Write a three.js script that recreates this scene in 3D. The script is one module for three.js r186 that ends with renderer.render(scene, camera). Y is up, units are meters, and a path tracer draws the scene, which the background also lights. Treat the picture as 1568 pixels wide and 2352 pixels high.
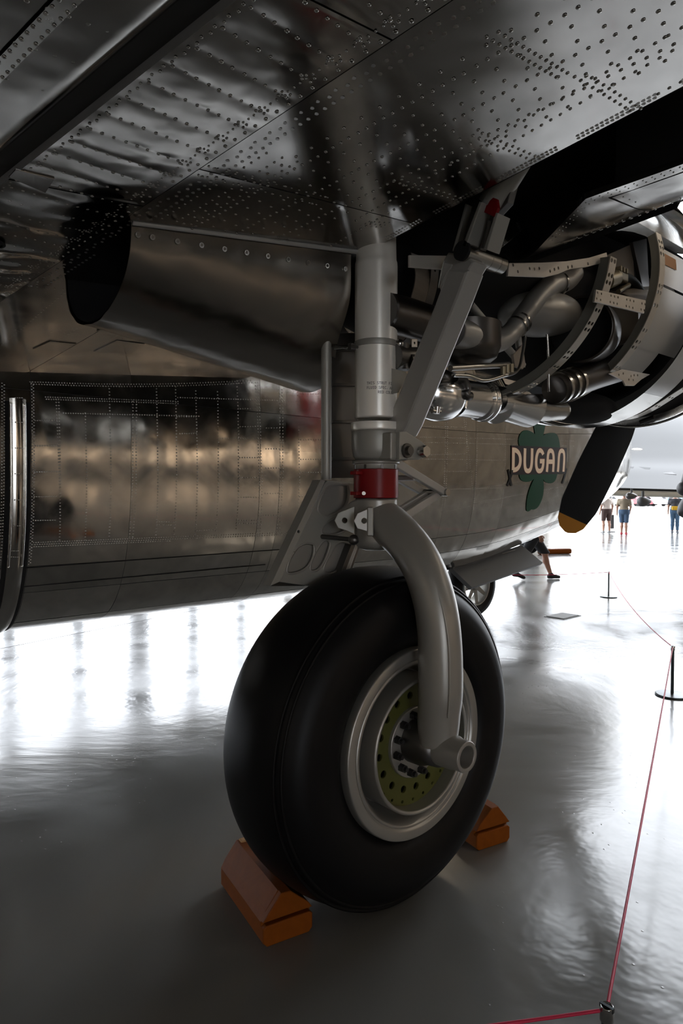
import * as THREE from 'three';
import { RoundedBoxGeometry } from 'three/addons/geometries/RoundedBoxGeometry.js';
import { mergeGeometries } from 'three/addons/utils/BufferGeometryUtils.js';
import { MarchingCubes } from 'three/addons/objects/MarchingCubes.js';
import { ImprovedNoise } from 'three/addons/math/ImprovedNoise.js';

// ---------------------------------------------------------------- camera, sky, sun, exposure
// Axes of the bomber: x to its nose, y up, z to its starboard side. Metres. The starboard main wheel stands at the origin.
const scene = new THREE.Scene();
const V = (x, y, z) => new THREE.Vector3(x, y, z);
const EYE = V(-1.98, 1.68, 1.98), YAW = 48.9 * Math.PI / 180, PITCH = -1.6 * Math.PI / 180, FOCAL = 1540;
const camera = new THREE.PerspectiveCamera(2 * Math.atan(1176 / FOCAL) * 180 / Math.PI, 1568 / 2352, 0.05, 500);
camera.position.copy(EYE);
const LEVEL = V(Math.cos(YAW), 0, -Math.sin(YAW)), RIGHT = V(Math.sin(YAW), 0, Math.cos(YAW));
const LOOK = LEVEL.clone().multiplyScalar(Math.cos(PITCH)).add(V(0, Math.sin(PITCH), 0));
const UPV = V(0, Math.cos(PITCH), 0).addScaledVector(LEVEL, -Math.sin(PITCH));
camera.lookAt(EYE.clone().add(LOOK));
scene.background = new THREE.Color(0.93, 0.98, 1.05);
scene.backgroundIntensity = 8.5;
const renderer = new THREE.WebGLRenderer({ antialias: true });
renderer.toneMapping = THREE.LinearToneMapping;
renderer.toneMappingExposure = 1.0;
renderer.shadowMap.enabled = true;
const LAMP_POWER = 38, WALL_LAMP_POWER = 85;

// ---------------------------------------------------------------- helpers
const PI = Math.PI, sin = Math.sin, cos = Math.cos, clamp = THREE.MathUtils.clamp, lerp = THREE.MathUtils.lerp;
let seed = 7;
const rnd = () => { seed = (seed * 1664525 + 1013904223) >>> 0; return seed / 4294967296; };
const perlin = new ImprovedNoise(), noise = (x, y = 0, z = 0) => perlin.noise(x + 31.7, y + 12.3, z + 5.1);
const interp = (x, xs, ys) => { if (x <= xs[0]) return ys[0]; for (let i = 1; i < xs.length; i++) if (x <= xs[i]) return lerp(ys[i - 1], ys[i], (x - xs[i - 1]) / (xs[i] - xs[i - 1])); return ys[ys.length - 1]; };
const smooth = (x, xs, ys) => { if (x <= xs[0]) return ys[0]; for (let i = 1; i < xs.length; i++) if (x <= xs[i]) { const h = xs[i] - xs[i - 1], t = (x - xs[i - 1]) / h, m = (k) => k <= 0 || k >= xs.length - 1 ? (k <= 0 ? (ys[1] - ys[0]) / (xs[1] - xs[0]) : (ys[k] - ys[k - 1]) / (xs[k] - xs[k - 1])) : (ys[k + 1] - ys[k - 1]) / (xs[k + 1] - xs[k - 1]); const t2 = t * t, t3 = t2 * t; return (2 * t3 - 3 * t2 + 1) * ys[i - 1] + (t3 - 2 * t2 + t) * h * m(i - 1) + (-2 * t3 + 3 * t2) * ys[i] + (t3 - t2) * h * m(i); } return ys[ys.length - 1]; };
// measured sight lines: where the line of sight through a point of the photograph meets a real plane
const ray = (px, py) => LOOK.clone().addScaledVector(RIGHT, (px - 784) / FOCAL).addScaledVector(UPV, (1176 - py) / FOCAL);
const onPlane = (px, py, k, v) => { const r = ray(px, py); return EYE.clone().addScaledVector(r, (v - EYE[k]) / r[k]); };
const pX = (px, py, v) => onPlane(px, py, 'x', v), pY = (px, py, v) => onPlane(px, py, 'y', v), pZ = (px, py, v) => onPlane(px, py, 'z', v);
const pD = (px, py, d) => EYE.clone().addScaledVector(ray(px, py), d);
const WB = 0.09, WC = 0.061, wingY = (x, z) => 2.70 + WB * x + WC * (z + 0.07);
const pW = (px, py) => { const r = ray(px, py); return EYE.clone().addScaledVector(r, (wingY(EYE.x, EYE.z) - EYE.y) / (r.y - WB * r.x - WC * r.z)); };

const used = {};
const numbered = (n) => { const k = used[n] = (used[n] ?? -1) + 1; return k ? n + '_' + String(k).padStart(3, '0') : n; };
function tag(o, label, category, group, kind) { if (label) o.userData.label = label; if (category) o.userData.category = category; if (group) o.userData.group = group; if (kind) o.userData.kind = kind; return o; }
function obj(name, geo, mat, parent = scene) {
  const list = (Array.isArray(geo) ? geo : [geo]).map((g) => { g = g.index ? g.toNonIndexed() : g; for (const k of Object.keys(g.attributes)) if (!['position', 'normal', 'uv'].includes(k)) g.deleteAttribute(k); if (!g.attributes.uv) g.setAttribute('uv', new THREE.BufferAttribute(new Float32Array(g.attributes.position.count * 2), 2)); return g; });
  const m = new THREE.Mesh(list.length > 1 ? mergeGeometries(list) : list[0], mat);
  m.name = parent === scene ? numbered(name) : numbered(name); m.castShadow = m.receiveShadow = true; parent.add(m); return m;
}
function rawObj(name, geo, mat, parent = scene) { const m = new THREE.Mesh(geo, mat); m.name = numbered(name); m.castShadow = m.receiveShadow = true; parent.add(m); return m; }
function thing(name, label, category, p = V(0, 0, 0), turn = 0, group) { const o = new THREE.Group(); o.name = numbered(name); o.position.copy(p); o.rotation.y = turn; scene.add(o); return tag(o, label, category, group); }
function struct(name, geo, mat, parent = scene) { const m = obj(name, geo, mat, parent); if (parent === scene) m.userData.kind = 'structure'; return m; }
const box = (x0, x1, y0, y1, z0, z1) => new THREE.BoxGeometry(x1 - x0, y1 - y0, z1 - z0).translate((x0 + x1) / 2, (y0 + y1) / 2, (z0 + z1) / 2);
const rbox = (x0, x1, y0, y1, z0, z1, r = 0.005, s = 2) => new RoundedBoxGeometry(x1 - x0, y1 - y0, z1 - z0, s, r).translate((x0 + x1) / 2, (y0 + y1) / 2, (z0 + z1) / 2);
function alignY(g, a, b) { const d = b.clone().sub(a); return g.applyQuaternion(new THREE.Quaternion().setFromUnitVectors(V(0, 1, 0), d.clone().normalize())).translate(a.x, a.y, a.z); }
const cyl = (a, b, r0, r1 = r0, seg = 24, open = false) => { const L = a.distanceTo(b); return alignY(new THREE.CylinderGeometry(r1, r0, L, seg, 1, open).translate(0, L / 2, 0), a, b); };
const lathe = (a, b, prof, seg = 48) => alignY(new THREE.LatheGeometry(prof.map(([r, h]) => new THREE.Vector2(Math.max(r, 1e-5), h)), seg), a, b);   // profile (radius, distance along a->b)
const latheZ = (prof, x, y, z, seg = 72) => new THREE.LatheGeometry(prof.map(([r, h]) => new THREE.Vector2(Math.max(r, 1e-5), h)), seg).rotateX(PI / 2).translate(x, y, z); // axis +z
function sweep(pts, radius, { n = 48, seg = 20, caps = true, sx = 1, side } = {}) {
  const c = new THREE.CatmullRomCurve3(pts), pos = [], nor = [], uv = [], idx = [];
  const R = Array.isArray(radius) ? (t) => { const f = t * (radius.length - 1), i = Math.min(Math.floor(f), radius.length - 2), k = f - i, s = k * k * (3 - 2 * k); return lerp(radius[i], radius[i + 1], Math.min(1, s)); } : () => radius;
  const fr = c.computeFrenetFrames(n, false);
  for (let i = 0; i <= n; i++) {
    const t = i / n, p = c.getPoint(t), T = c.getTangent(t); let N = fr.normals[i], B = fr.binormals[i];
    if (side) { B = side.clone().addScaledVector(T, -side.dot(T)).normalize(); N = B.clone().cross(T).normalize(); }
    for (let j = 0; j <= seg; j++) { const a = j / seg * 2 * PI, d = N.clone().multiplyScalar(cos(a)).addScaledVector(B, sin(a) * sx); const r = R(t); pos.push(p.x + d.x * r, p.y + d.y * r, p.z + d.z * r); uv.push(t * 3, j / seg); }
  }
  for (let i = 0; i < n; i++) for (let j = 0; j < seg; j++) { const a = i * (seg + 1) + j, b = a + seg + 1; idx.push(a, b, a + 1, b, b + 1, a + 1); }
  if (caps) for (const i of [0, n]) { const p = c.getPoint(i / n), k = pos.length / 3; pos.push(p.x, p.y, p.z); uv.push(0, 0); for (let j = 0; j < seg; j++) { const a = i * (seg + 1) + j; i ? idx.push(a, a + 1, k) : idx.push(a + 1, a, k); } }
  const g = new THREE.BufferGeometry(); g.setAttribute('position', new THREE.Float32BufferAttribute(pos, 3)); g.setAttribute('uv', new THREE.Float32BufferAttribute(uv, 2)); g.setIndex(idx); g.computeVertexNormals(); return g;
}
// a smooth surface f(u, v) -> Vector3 as a grid; uv in metres by m(p)
function grid(f, nu, nv, m = (p) => [p.x, p.z]) {
  const pos = [], uv = [], idx = [];
  for (let i = 0; i <= nu; i++) for (let j = 0; j <= nv; j++) { const p = f(i / nu, j / nv); pos.push(p.x, p.y, p.z); uv.push(...m(p)); }
  for (let i = 0; i < nu; i++) for (let j = 0; j < nv; j++) { const a = i * (nv + 1) + j, b = a + nv + 1; idx.push(a, b, a + 1, b, b + 1, a + 1); }
  const g = new THREE.BufferGeometry(); g.setAttribute('position', new THREE.Float32BufferAttribute(pos, 3)); g.setAttribute('uv', new THREE.Float32BufferAttribute(uv, 2)); g.setIndex(idx); g.computeVertexNormals(); return g;
}
// a flat plate: outline (2-D points) with round holes, extruded
function plate2(outline, th, holes = [], bevel = 0.002) {
  const s = new THREE.Shape(outline.map(([x, y]) => new THREE.Vector2(x, y)));
  for (const h of holes) { if (Array.isArray(h[0])) s.holes.push(new THREE.Path(h.map(([x, y]) => new THREE.Vector2(x, y)))); else { const p = new THREE.Path(); p.absarc(h[0], h[1], h[2], 0, 2 * PI, true); s.holes.push(p); } }
  return new THREE.ExtrudeGeometry(s, { depth: th, bevelEnabled: bevel > 0, bevelThickness: bevel, bevelSize: bevel, bevelOffset: -bevel, bevelSegments: 2, curveSegments: 10 });
}
const sizeAt = (p, px) => px / FOCAL * p.clone().sub(EYE).dot(LOOK);
function plateZ(px, Z, th, holes = [], bevel = 0.002) { // outline measured on the plane z = Z; thickness behind it
  const q = (a) => { const p = pZ(a[0], a[1], Z); return [p.x, p.y]; };
  return plate2(px.map(q), th, holes.map((h) => { if (Array.isArray(h[0])) return h.map(q); const p = pZ(h[0], h[1], Z); return [p.x, p.y, sizeAt(p, h[2])]; }), bevel).translate(0, 0, Z - th);
}
// a perforated strip bent along a path: width along dir w, thickness along the normal n(t)
function bentStrip(path, wdir, width, th, holes, nrm) {
  const c = new THREE.CatmullRomCurve3(path), L = c.getLength(), K = Math.max(2, Math.round(L / 0.034)), per = Array.from({ length: K }, () => []);
  for (const [s, w, r] of holes) { const k = Math.min(K - 1, Math.floor(s * K)); per[k].push([(k + 0.5) * L / K, w * width, Math.min(r, 0.42 * L / K)]); }
  const g = mergeGeometries(per.map((h, k) => plate2([[k * L / K, -width / 2], [(k + 0.5) * L / K, -width / 2], [(k + 1) * L / K, -width / 2], [(k + 1) * L / K, width / 2], [(k + 0.5) * L / K, width / 2], [k * L / K, width / 2]], th, h, 0))), p = g.attributes.position;
  for (let i = 0; i < p.count; i++) { const t = clamp(p.getX(i) / L, 0, 1), a = c.getPointAt(t), n = nrm(a, c.getTangentAt(t)); a.addScaledVector(wdir, p.getY(i)).addScaledVector(n, p.getZ(i)); p.setXYZ(i, a.x, a.y, a.z); }
  g.computeVertexNormals(); return g;
}
function instances(name, geo, mat, places, parent) { // places: [Vector3, normal, scale]
  const m = new THREE.InstancedMesh(geo, mat, places.length), q = new THREE.Quaternion(), M = new THREE.Matrix4();
  places.forEach(([p, n, s = 1], i) => { q.setFromUnitVectors(V(0, 1, 0), n); m.setMatrixAt(i, M.compose(p, q, V(s, s, s))); });
  m.name = numbered(name); m.userData.kind = 'stuff'; m.castShadow = m.receiveShadow = true; parent.add(m); return m;
}
const rowOf = (a, b, n) => Array.from({ length: n }, (_, i) => [lerp(a[0], b[0], n > 1 ? i / (n - 1) : 0), lerp(a[1], b[1], n > 1 ? i / (n - 1) : 0)]);

// ---------------------------------------------------------------- materials
function dataTex(n, f, rep = 1) { const d = new Uint8Array(n * n * 4); for (let y = 0; y < n; y++) for (let x = 0; x < n; x++) { const c = f(x / n, y / n), i = (y * n + x) * 4; d[i] = clamp(c[0], 0, 1) * 255; d[i + 1] = clamp(c[1], 0, 1) * 255; d[i + 2] = clamp(c[2], 0, 1) * 255; d[i + 3] = 255; } const t = new THREE.DataTexture(d, n, n); t.wrapS = t.wrapT = THREE.RepeatWrapping; t.magFilter = THREE.LinearFilter; t.minFilter = THREE.LinearMipmapLinearFilter; t.generateMipmaps = true; t.repeat.set(rep, rep); t.needsUpdate = true; return t; }
const tile = (u, v, k) => { const a = u * 2 * PI, b = v * 2 * PI; return perlin.noise(cos(a) * k / 6.28 + 9, sin(a) * k / 6.28 + cos(b) * k / 6.28 + 3, sin(b) * k / 6.28 + 7); };
const fbm = (u, v, k) => tile(u, v, k) + 0.5 * tile(u, v, k * 2.1) + 0.25 * tile(u, v, k * 4.3);
const scuff = dataTex(512, (u, v) => { const r = 0.72 + 0.35 * fbm(u, v, 9) + 0.12 * (rnd() - 0.5); return [r, r, r]; }, 0.8);
const stain = dataTex(512, (u, v) => { const r = 0.9 + 0.16 * fbm(u, v, 7) - 0.1 * Math.max(0, fbm(v, u, 17)); return [r, r * 0.985, r * 0.96]; }, 0.7);
const std = (c, rough, metal = 0, more = {}) => new THREE.MeshStandardMaterial({ color: new THREE.Color().setRGB(...c), roughness: rough, metalness: metal, side: THREE.DoubleSide, ...more });
const M = {
  skin: [0.66, 0.62, 0.69, 0.58].map((v) => std([v, v * 0.97, v * 0.92], 0.2, 1, { roughnessMap: scuff, map: stain })),
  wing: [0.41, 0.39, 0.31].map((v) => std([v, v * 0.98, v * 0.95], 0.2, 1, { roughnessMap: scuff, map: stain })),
  rivet: std([0.45, 0.44, 0.41], 0.22, 1), flush: std([0.38, 0.37, 0.35], 0.3, 1),
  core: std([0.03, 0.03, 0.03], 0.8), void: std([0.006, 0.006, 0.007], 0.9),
  alu: std([0.6, 0.59, 0.56], 0.3, 1, { roughnessMap: scuff }), bright: std([0.8, 0.8, 0.8], 0.16, 1),
  silver: std([0.3, 0.285, 0.26], 0.36, 0.35), strut: std([0.86, 0.82, 0.75], 0.33, 0.2), casting: std([0.33, 0.32, 0.29], 0.45, 0.35),
  brace: std([0.4, 0.385, 0.36], 0.38, 0.3), steel: std([0.45, 0.44, 0.42], 0.25, 1), darkSteel: std([0.12, 0.115, 0.11], 0.4, 0.9),
  rubber: new THREE.MeshPhysicalMaterial({ color: new THREE.Color().setRGB(0.004, 0.004, 0.0045), roughness: 0.5, specularIntensity: 0.35, side: THREE.DoubleSide }), black: std([0.008, 0.008, 0.009], 0.55), prop: std([0.008, 0.0095, 0.012], 0.5), tipYellow: std([0.55, 0.23, 0.03], 0.5),
  red: new THREE.MeshPhysicalMaterial({ color: new THREE.Color().setRGB(0.2, 0.003, 0.006), roughness: 0.35, specularIntensity: 0.4, side: THREE.DoubleSide }), green: std([0.07, 0.072, 0.011], 0.55), chromate: std([0.26, 0.25, 0.22], 0.5, 0.3),
  frame: std([0.62, 0.58, 0.52], 0.38, 0.5), pale: std([0.55, 0.54, 0.52], 0.45, 0.4), tan: std([0.3, 0.26, 0.22], 0.5, 0.3), bronze: std([0.3, 0.25, 0.17], 0.4, 0.7),
  rim: std([0.36, 0.35, 0.325], 0.4, 0.7), exhaust: std([0.09, 0.082, 0.075], 0.35, 0.9), bay: std([0.012, 0.013, 0.013], 0.8),
  floorLine: std([0.08, 0.085, 0.09], 0.5), wall: std([0.3, 0.27, 0.23], 0.8), ceil: std([0.12, 0.12, 0.12], 0.9), beam: std([0.4, 0.41, 0.43], 0.6),
  apron: std([0.6, 0.58, 0.55], 0.9), glass: new THREE.MeshPhysicalMaterial({ color: 0xffffff, transmission: 1, thickness: 0, roughness: 0, ior: 1.45 }),
  post: std([0.03, 0.04, 0.045], 0.35, 0.6), chrome: std([0.5, 0.5, 0.5], 0.15, 1), rope: std([0.55, 0.01, 0.06], 0.6),
  grey: std([0.06, 0.061, 0.063], 0.5), wallBack: std([0.5, 0.41, 0.32], 0.8), satin: std([0.38, 0.37, 0.35], 0.42, 0.6), cream: std([0.7, 0.68, 0.6], 0.4), lampGlass: std([1, 1, 1], 0.3, 0, { emissive: new THREE.Color(1, 0.97, 0.9), emissiveIntensity: 8 }),
};
// floor: glossy poured grey coating with faint waves, dust and scratches
const floorBump = dataTex(1024, (u, v) => { const r = 0.5 + 0.28 * fbm(u, v, 10) + 0.1 * tile(u, v, 60) + 0.05 * tile(u, v, 160) + (rnd() > 0.9996 ? 0.4 : 0); return [r, r, r]; }, 1);
const floorRough = dataTex(1024, (u, v) => { const r = 0.8 + 0.3 * fbm(u, v, 8) + (rnd() > 0.9993 ? 0.4 : 0); return [r, r, r]; }, 1);
const floorMap = dataTex(1024, (u, v) => { const r = 0.9 + 0.1 * fbm(u, v, 6) + (rnd() > 0.9992 ? 0.25 * (rnd() - 0.35) : 0); return [r, r * 0.995, r * 0.98]; }, 1);
for (const t of [floorBump, floorRough, floorMap]) t.repeat.set(0.25, 0.25);
M.floor = std([0.16, 0.158, 0.152], 0.235, 0, { map: floorMap, roughnessMap: floorRough, bumpMap: floorBump, bumpScale: 0.003 });

// ---------------------------------------------------------------- the hangar
const HX0 = -16, HX1 = 27, HZ0 = -17, HZ1 = 22, HH = 24;
{ const g = new THREE.BoxGeometry(HX1 - HX0, 0.3, HZ1 - HZ0); const p = g.attributes.position, uv = g.attributes.uv; for (let i = 0; i < p.count; i++) uv.setXY(i, p.getX(i), p.getZ(i)); const fl = struct('floor', g.translate((HX0 + HX1) / 2, -0.15, (HZ0 + HZ1) / 2), M.floor);
  // poured joints, one long straight saw cut each
  const cut = (a, b, w = 0.008) => { const d = b.clone().sub(a), L = d.length(), g2 = new THREE.BoxGeometry(L, 0.003, w).rotateY(-Math.atan2(d.z, d.x)).translate((a.x + b.x) / 2, 0.0002, (a.z + b.z) / 2); return obj('floor_joint', g2, M.floorLine, fl); };
  const a = pY(0, 1490, 0), b = pY(430, 1405, 0), d = b.clone().sub(a).normalize();
  cut(a.clone().addScaledVector(d, -8), a.clone().addScaledVector(d, 22)); 
  const h = [[1255, 1417], [1292, 1408], [1322, 1415], [1298, 1422]].map((q) => pY(q[0], q[1], 0)), c = h.reduce((s, p) => s.add(p), V(0, 0, 0)).multiplyScalar(0.25);
  const hatch = obj('access_cover', rbox(-0.2, 0.2, 0, 0.012, -0.13, 0.13, 0.004).translate(c.x, 0, c.z), std([0.1, 0.1, 0.095], 0.6, 0.3), fl);
  obj('cover_rim', [box(-0.22, 0.22, 0, 0.004, -0.15, -0.13), box(-0.22, 0.22, 0, 0.004, 0.13, 0.15), box(-0.22, -0.2, 0, 0.004, -0.15, 0.15), box(0.2, 0.22, 0, 0.004, -0.15, 0.15)].map((q) => q.translate(c.x, 0, c.z)), M.floorLine, hatch);
}
struct('apron', new THREE.BoxGeometry(340, 0.3, 400).translate(HX1 + 170 + 0.01, -0.19, -40), M.apron);
struct('apron', new THREE.BoxGeometry(60, 0.3, 160).translate(-3, -0.19, HZ0 - 80.02), M.apron);
struct('apron', new THREE.BoxGeometry(60, 0.3, 80).translate(-3, -0.19, HZ1 + 40.3), M.apron);
struct('ceiling', box(HX0 - 0.3, HX1 + 0.3, HH, HH + 0.3, HZ0 - 0.3, HZ1 + 0.3), M.ceil);
for (let x = HX0 + 4, k = 3; x < HX1; x += 6.5, k++) struct('trim_' + k, [box(x - 0.12, x + 0.12, HH - 0.9, HH - 0.7, HZ0, HZ1), box(x - 0.1, x + 0.1, HH - 0.1, HH, HZ0, HZ1)].concat(Array.from({ length: 13 }, (_, i) => cyl(V(x, HH - 0.8, HZ0 + i * 3), V(x, HH - 0.05, HZ0 + i * 3 + 1.5), 0.05, 0.05, 8))), M.beam);
struct('wall_left', box(HX0 - 0.3, HX0, 0, HH, HZ0 - 0.3, HZ1 + 0.3), M.wall);
{ // wall behind the camera, with a high band of windows
  struct('wall_back', [box(HX0, -14.5, 0, HH, HZ1, HZ1 + 0.3), box(-14.5, -7, 4.6, HH, HZ1, HZ1 + 0.3), box(-7, HX1, 0, HH, HZ1, HZ1 + 0.3)], M.wallBack);
  { const d2 = struct('door_2', [box(-14.6, -14.4, 0, 4.7, HZ1 - 0.06, HZ1 + 0.34), box(-7.1, -6.9, 0, 4.7, HZ1 - 0.06, HZ1 + 0.34), box(-14.6, -6.9, 4.55, 4.75, HZ1 - 0.06, HZ1 + 0.34)], M.beam); obj('roller_shutter', cyl(V(-14.5, 5, HZ1 - 0.25), V(-7, 5, HZ1 - 0.25), 0.22, 0.22, 24), M.ceil, d2); }
  struct('trim_1', [box(-6.9, HX1, 0, 1.75, HZ1 - 0.05, HZ1), box(-6.9, HX1, 1.75, 1.8, HZ1 - 0.07, HZ1)], std([0.05, 0.045, 0.04], 0.7)); struct('trim_2', box(HX0, HX0 + 0.05, 0, 1.75, HZ0, HZ1 - 0.08), std([0.05, 0.045, 0.04], 0.7));
}
{ // far wall: a long glazed front with mullions
  const GH = 8.6, z0 = HZ0 - 0.3, z1 = HZ0, gx0 = HX0 + 1, gx1 = 12, oh = 10.5;
  struct('wall_front', [box(HX0, gx1, GH, HH, z0, z1), box(gx1, HX1, oh, HH, z0, z1), box(HX0, gx0, 0, GH, z0, z1), box(gx1, gx1 + 0.4, 0, oh, z0, z1), box(HX1 - 0.5, HX1, 0, oh, z0, z1)], M.wall);
  const n = 15, w = (gx1 - gx0) / n;
  for (let i = 0; i < n; i++) {
    const x = gx0 + i * w, wide = i % 3 === 0 ? 0.3 : 0.16;
    const f = struct('window_' + (i + 1), [box(x - wide, x + wide, 0, GH, z0 + 0.05, z1 + 0.02), box(x + wide, x + w - 0.09, 0, 0.15, z0 + 0.08, z1), box(x + wide, x + w - 0.09, 3.1, 3.2, z0 + 0.08, z1), box(x + wide, x + w - 0.09, 5.9, 6.0, z0 + 0.08, z1), box(x + wide, x + w - 0.09, GH - 0.12, GH, z0 + 0.08, z1)], M.beam);
    for (const [y0, y1] of [[0.15, 3.1], [3.2, 5.9], [6.0, GH - 0.12]]) obj('pane', new THREE.PlaneGeometry(w - 0.05 - wide, y1 - y0).translate(x + (wide + w - 0.05) / 2, (y0 + y1) / 2, z0 + 0.15), M.glass, f);
  }
}
{ // wall with the open hangar doors
  const dz0 = -16, dz1 = 0, dh = 19.5;
  struct('wall_right', [box(HX1, HX1 + 0.3, dh, HH, HZ0, HZ1), box(HX1, HX1 + 0.3, 0, dh, HZ0, dz0), box(HX1, HX1 + 0.3, 0, dh, dz1, HZ1)], M.wall);
  const dr = struct('door_1', box(HX1 + 0.35, HX1 + 0.55, 0.03, dh, dz1, dz1 + 7), M.beam);
  for (let i = 0; i < 6; i++) obj('door_panel', box(HX1 + 0.3, HX1 + 0.35, 0.2, dh - 0.2, dz1 + 0.1 + i * 1.15, dz1 + 1.1 + i * 1.15), M.ceil, dr);
}
for (const [x, z] of [[-8, 6], [4, 8], [16, 8], [-8, 16], [4, 16], [16, 16]]) { // high-bay lamps
  const t = thing('hangar_lamp', 'round high bay lamp hanging from the hangar ceiling', 'lamp', V(x, 13, z), 0, 'high bay lamps under the hangar ceiling');
  obj('lamp_shade', lathe(V(0, 0, 0), V(0, 1, 0), [[0.3, 0], [0.31, 0.01], [0.2, 0.18], [0.08, 0.3], [0, 0.31]], 32), M.grey, t); obj('cord', cyl(V(0, 0.3, 0), V(0, HH - 13, 0), 0.012, 0.012, 8), M.black, t);
  obj('lamp_lens', new THREE.CylinderGeometry(0.27, 0.27, 0.02, 32).translate(0, 0.02, 0), std([1, 1, 1], 0.4, 0, { emissive: new THREE.Color(1, 0.9, 0.75), emissiveIntensity: 4 }), t);
  const L = new THREE.PointLight(new THREE.Color(1, 0.86, 0.68), LAMP_POWER); L.position.set(0, -0.12, 0); L.castShadow = true; L.shadow.radius = 10; t.add(L);
}
for (const [x, z, wx, wz] of [[-4, HZ1, 0, -1], [2, HZ1, 0, -1], [8, HZ1, 0, -1], [14, HZ1, 0, -1], [20, HZ1, 0, -1], [HX0, 17, 1, 0], [HX0, 11, 1, 0], [HX0, 5, 1, 0]]) { // wall lamps behind the viewer
  const t = thing('wall_lamp', 'box shaped wall lamp on an arm on the hangar wall', 'lamp', V(x, 4.9, z), Math.atan2(wx, wz), 'wall lamps along the hangar walls');
  obj('arm', [cyl(V(0, 0, 0), V(0, 0.1, 1.5), 0.02, 0.02, 10), rbox(-0.08, 0.08, -0.08, 0.08, 0, 0.03, 0.01)], M.grey, t); obj('housing', rbox(-0.25, 0.25, 0.1, 0.2, 1.4, 1.65, 0.02), M.grey, t);
  obj('lamp_lens', box(-0.2, 0.2, 0.085, 0.1, 1.43, 1.62), std([1, 1, 1], 0.4, 0, { emissive: new THREE.Color(1, 0.85, 0.66), emissiveIntensity: 4 }), t);
  const L = new THREE.SpotLight(new THREE.Color(1, 0.85, 0.68), WALL_LAMP_POWER, 0, 0.95, 0.9); L.position.set(0, 0.02, 1.52); L.target.position.set(0, -1.7, 0); t.add(L.target); L.castShadow = true; L.shadow.radius = 6; t.add(L);
}

// ---------------------------------------------------------------- the bomber: fuselage
const bomber = thing('bomber_aircraft', 'large polished bare-metal bomber aircraft with shamrock nose art, filling the view', 'aircraft');
const rivetGeo = new THREE.SphereGeometry(1, 10, 4, 0, 2 * PI, 0, PI / 2).scale(0.0055, 0.0031, 0.0055);
const FX = [-9, 3, 4.2, 5, 6, 7, 8, 9, 9.8, 10.2];
const fW = (x) => smooth(x, [-9, 3, 5, 6.5, 8, 9, 9.75, 10.1], [1.15, 1.15, 1.13, 1.05, 0.84, 0.58, 0.27, 0.02]);
const fB = (x) => smooth(x, FX, [0.62, 0.62, 0.66, 0.74, 0.92, 1.12, 1.35, 1.66, 2.0, 2.25]);
const fT = (x) => interp(x, [-9, 6, 8, 9, 9.8, 10.1], [3.9, 3.9, 3.5, 3.1, 2.7, 2.35]);
const spow = (v, e) => Math.sign(v) * Math.pow(Math.abs(v), e);
function fus(x, a, off = 0) { const w = fW(x) + off, b = fB(x), t = fT(x), h = (t - b) / 2 + off; return V(x, (t + b) / 2 + h * spow(sin(a), 2 / 3), -3.9 + w * spow(cos(a), 2 / 3)); }
const fAng = (x, y) => { const b = fB(x), t = fT(x), s = clamp((y - (t + b) / 2) / ((t - b) / 2), -1, 1); return Math.asin(Math.sign(s) * Math.pow(Math.abs(s), 1.5)); };
const fusY = (x, y, off = 0) => fus(x, fAng(x, y), off);
const fusN = (x, y) => { const a = fusY(x, y), b = fusY(x + 0.01, y), c = fusY(x, y + 0.01); return b.sub(a).cross(c.sub(a)).normalize(); };
const fuselage = obj('fuselage', grid((u, v) => fus(lerp(-9, 10.1, u), v * 2 * PI, -0.006), 110, 96), M.core, bomber);
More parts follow.
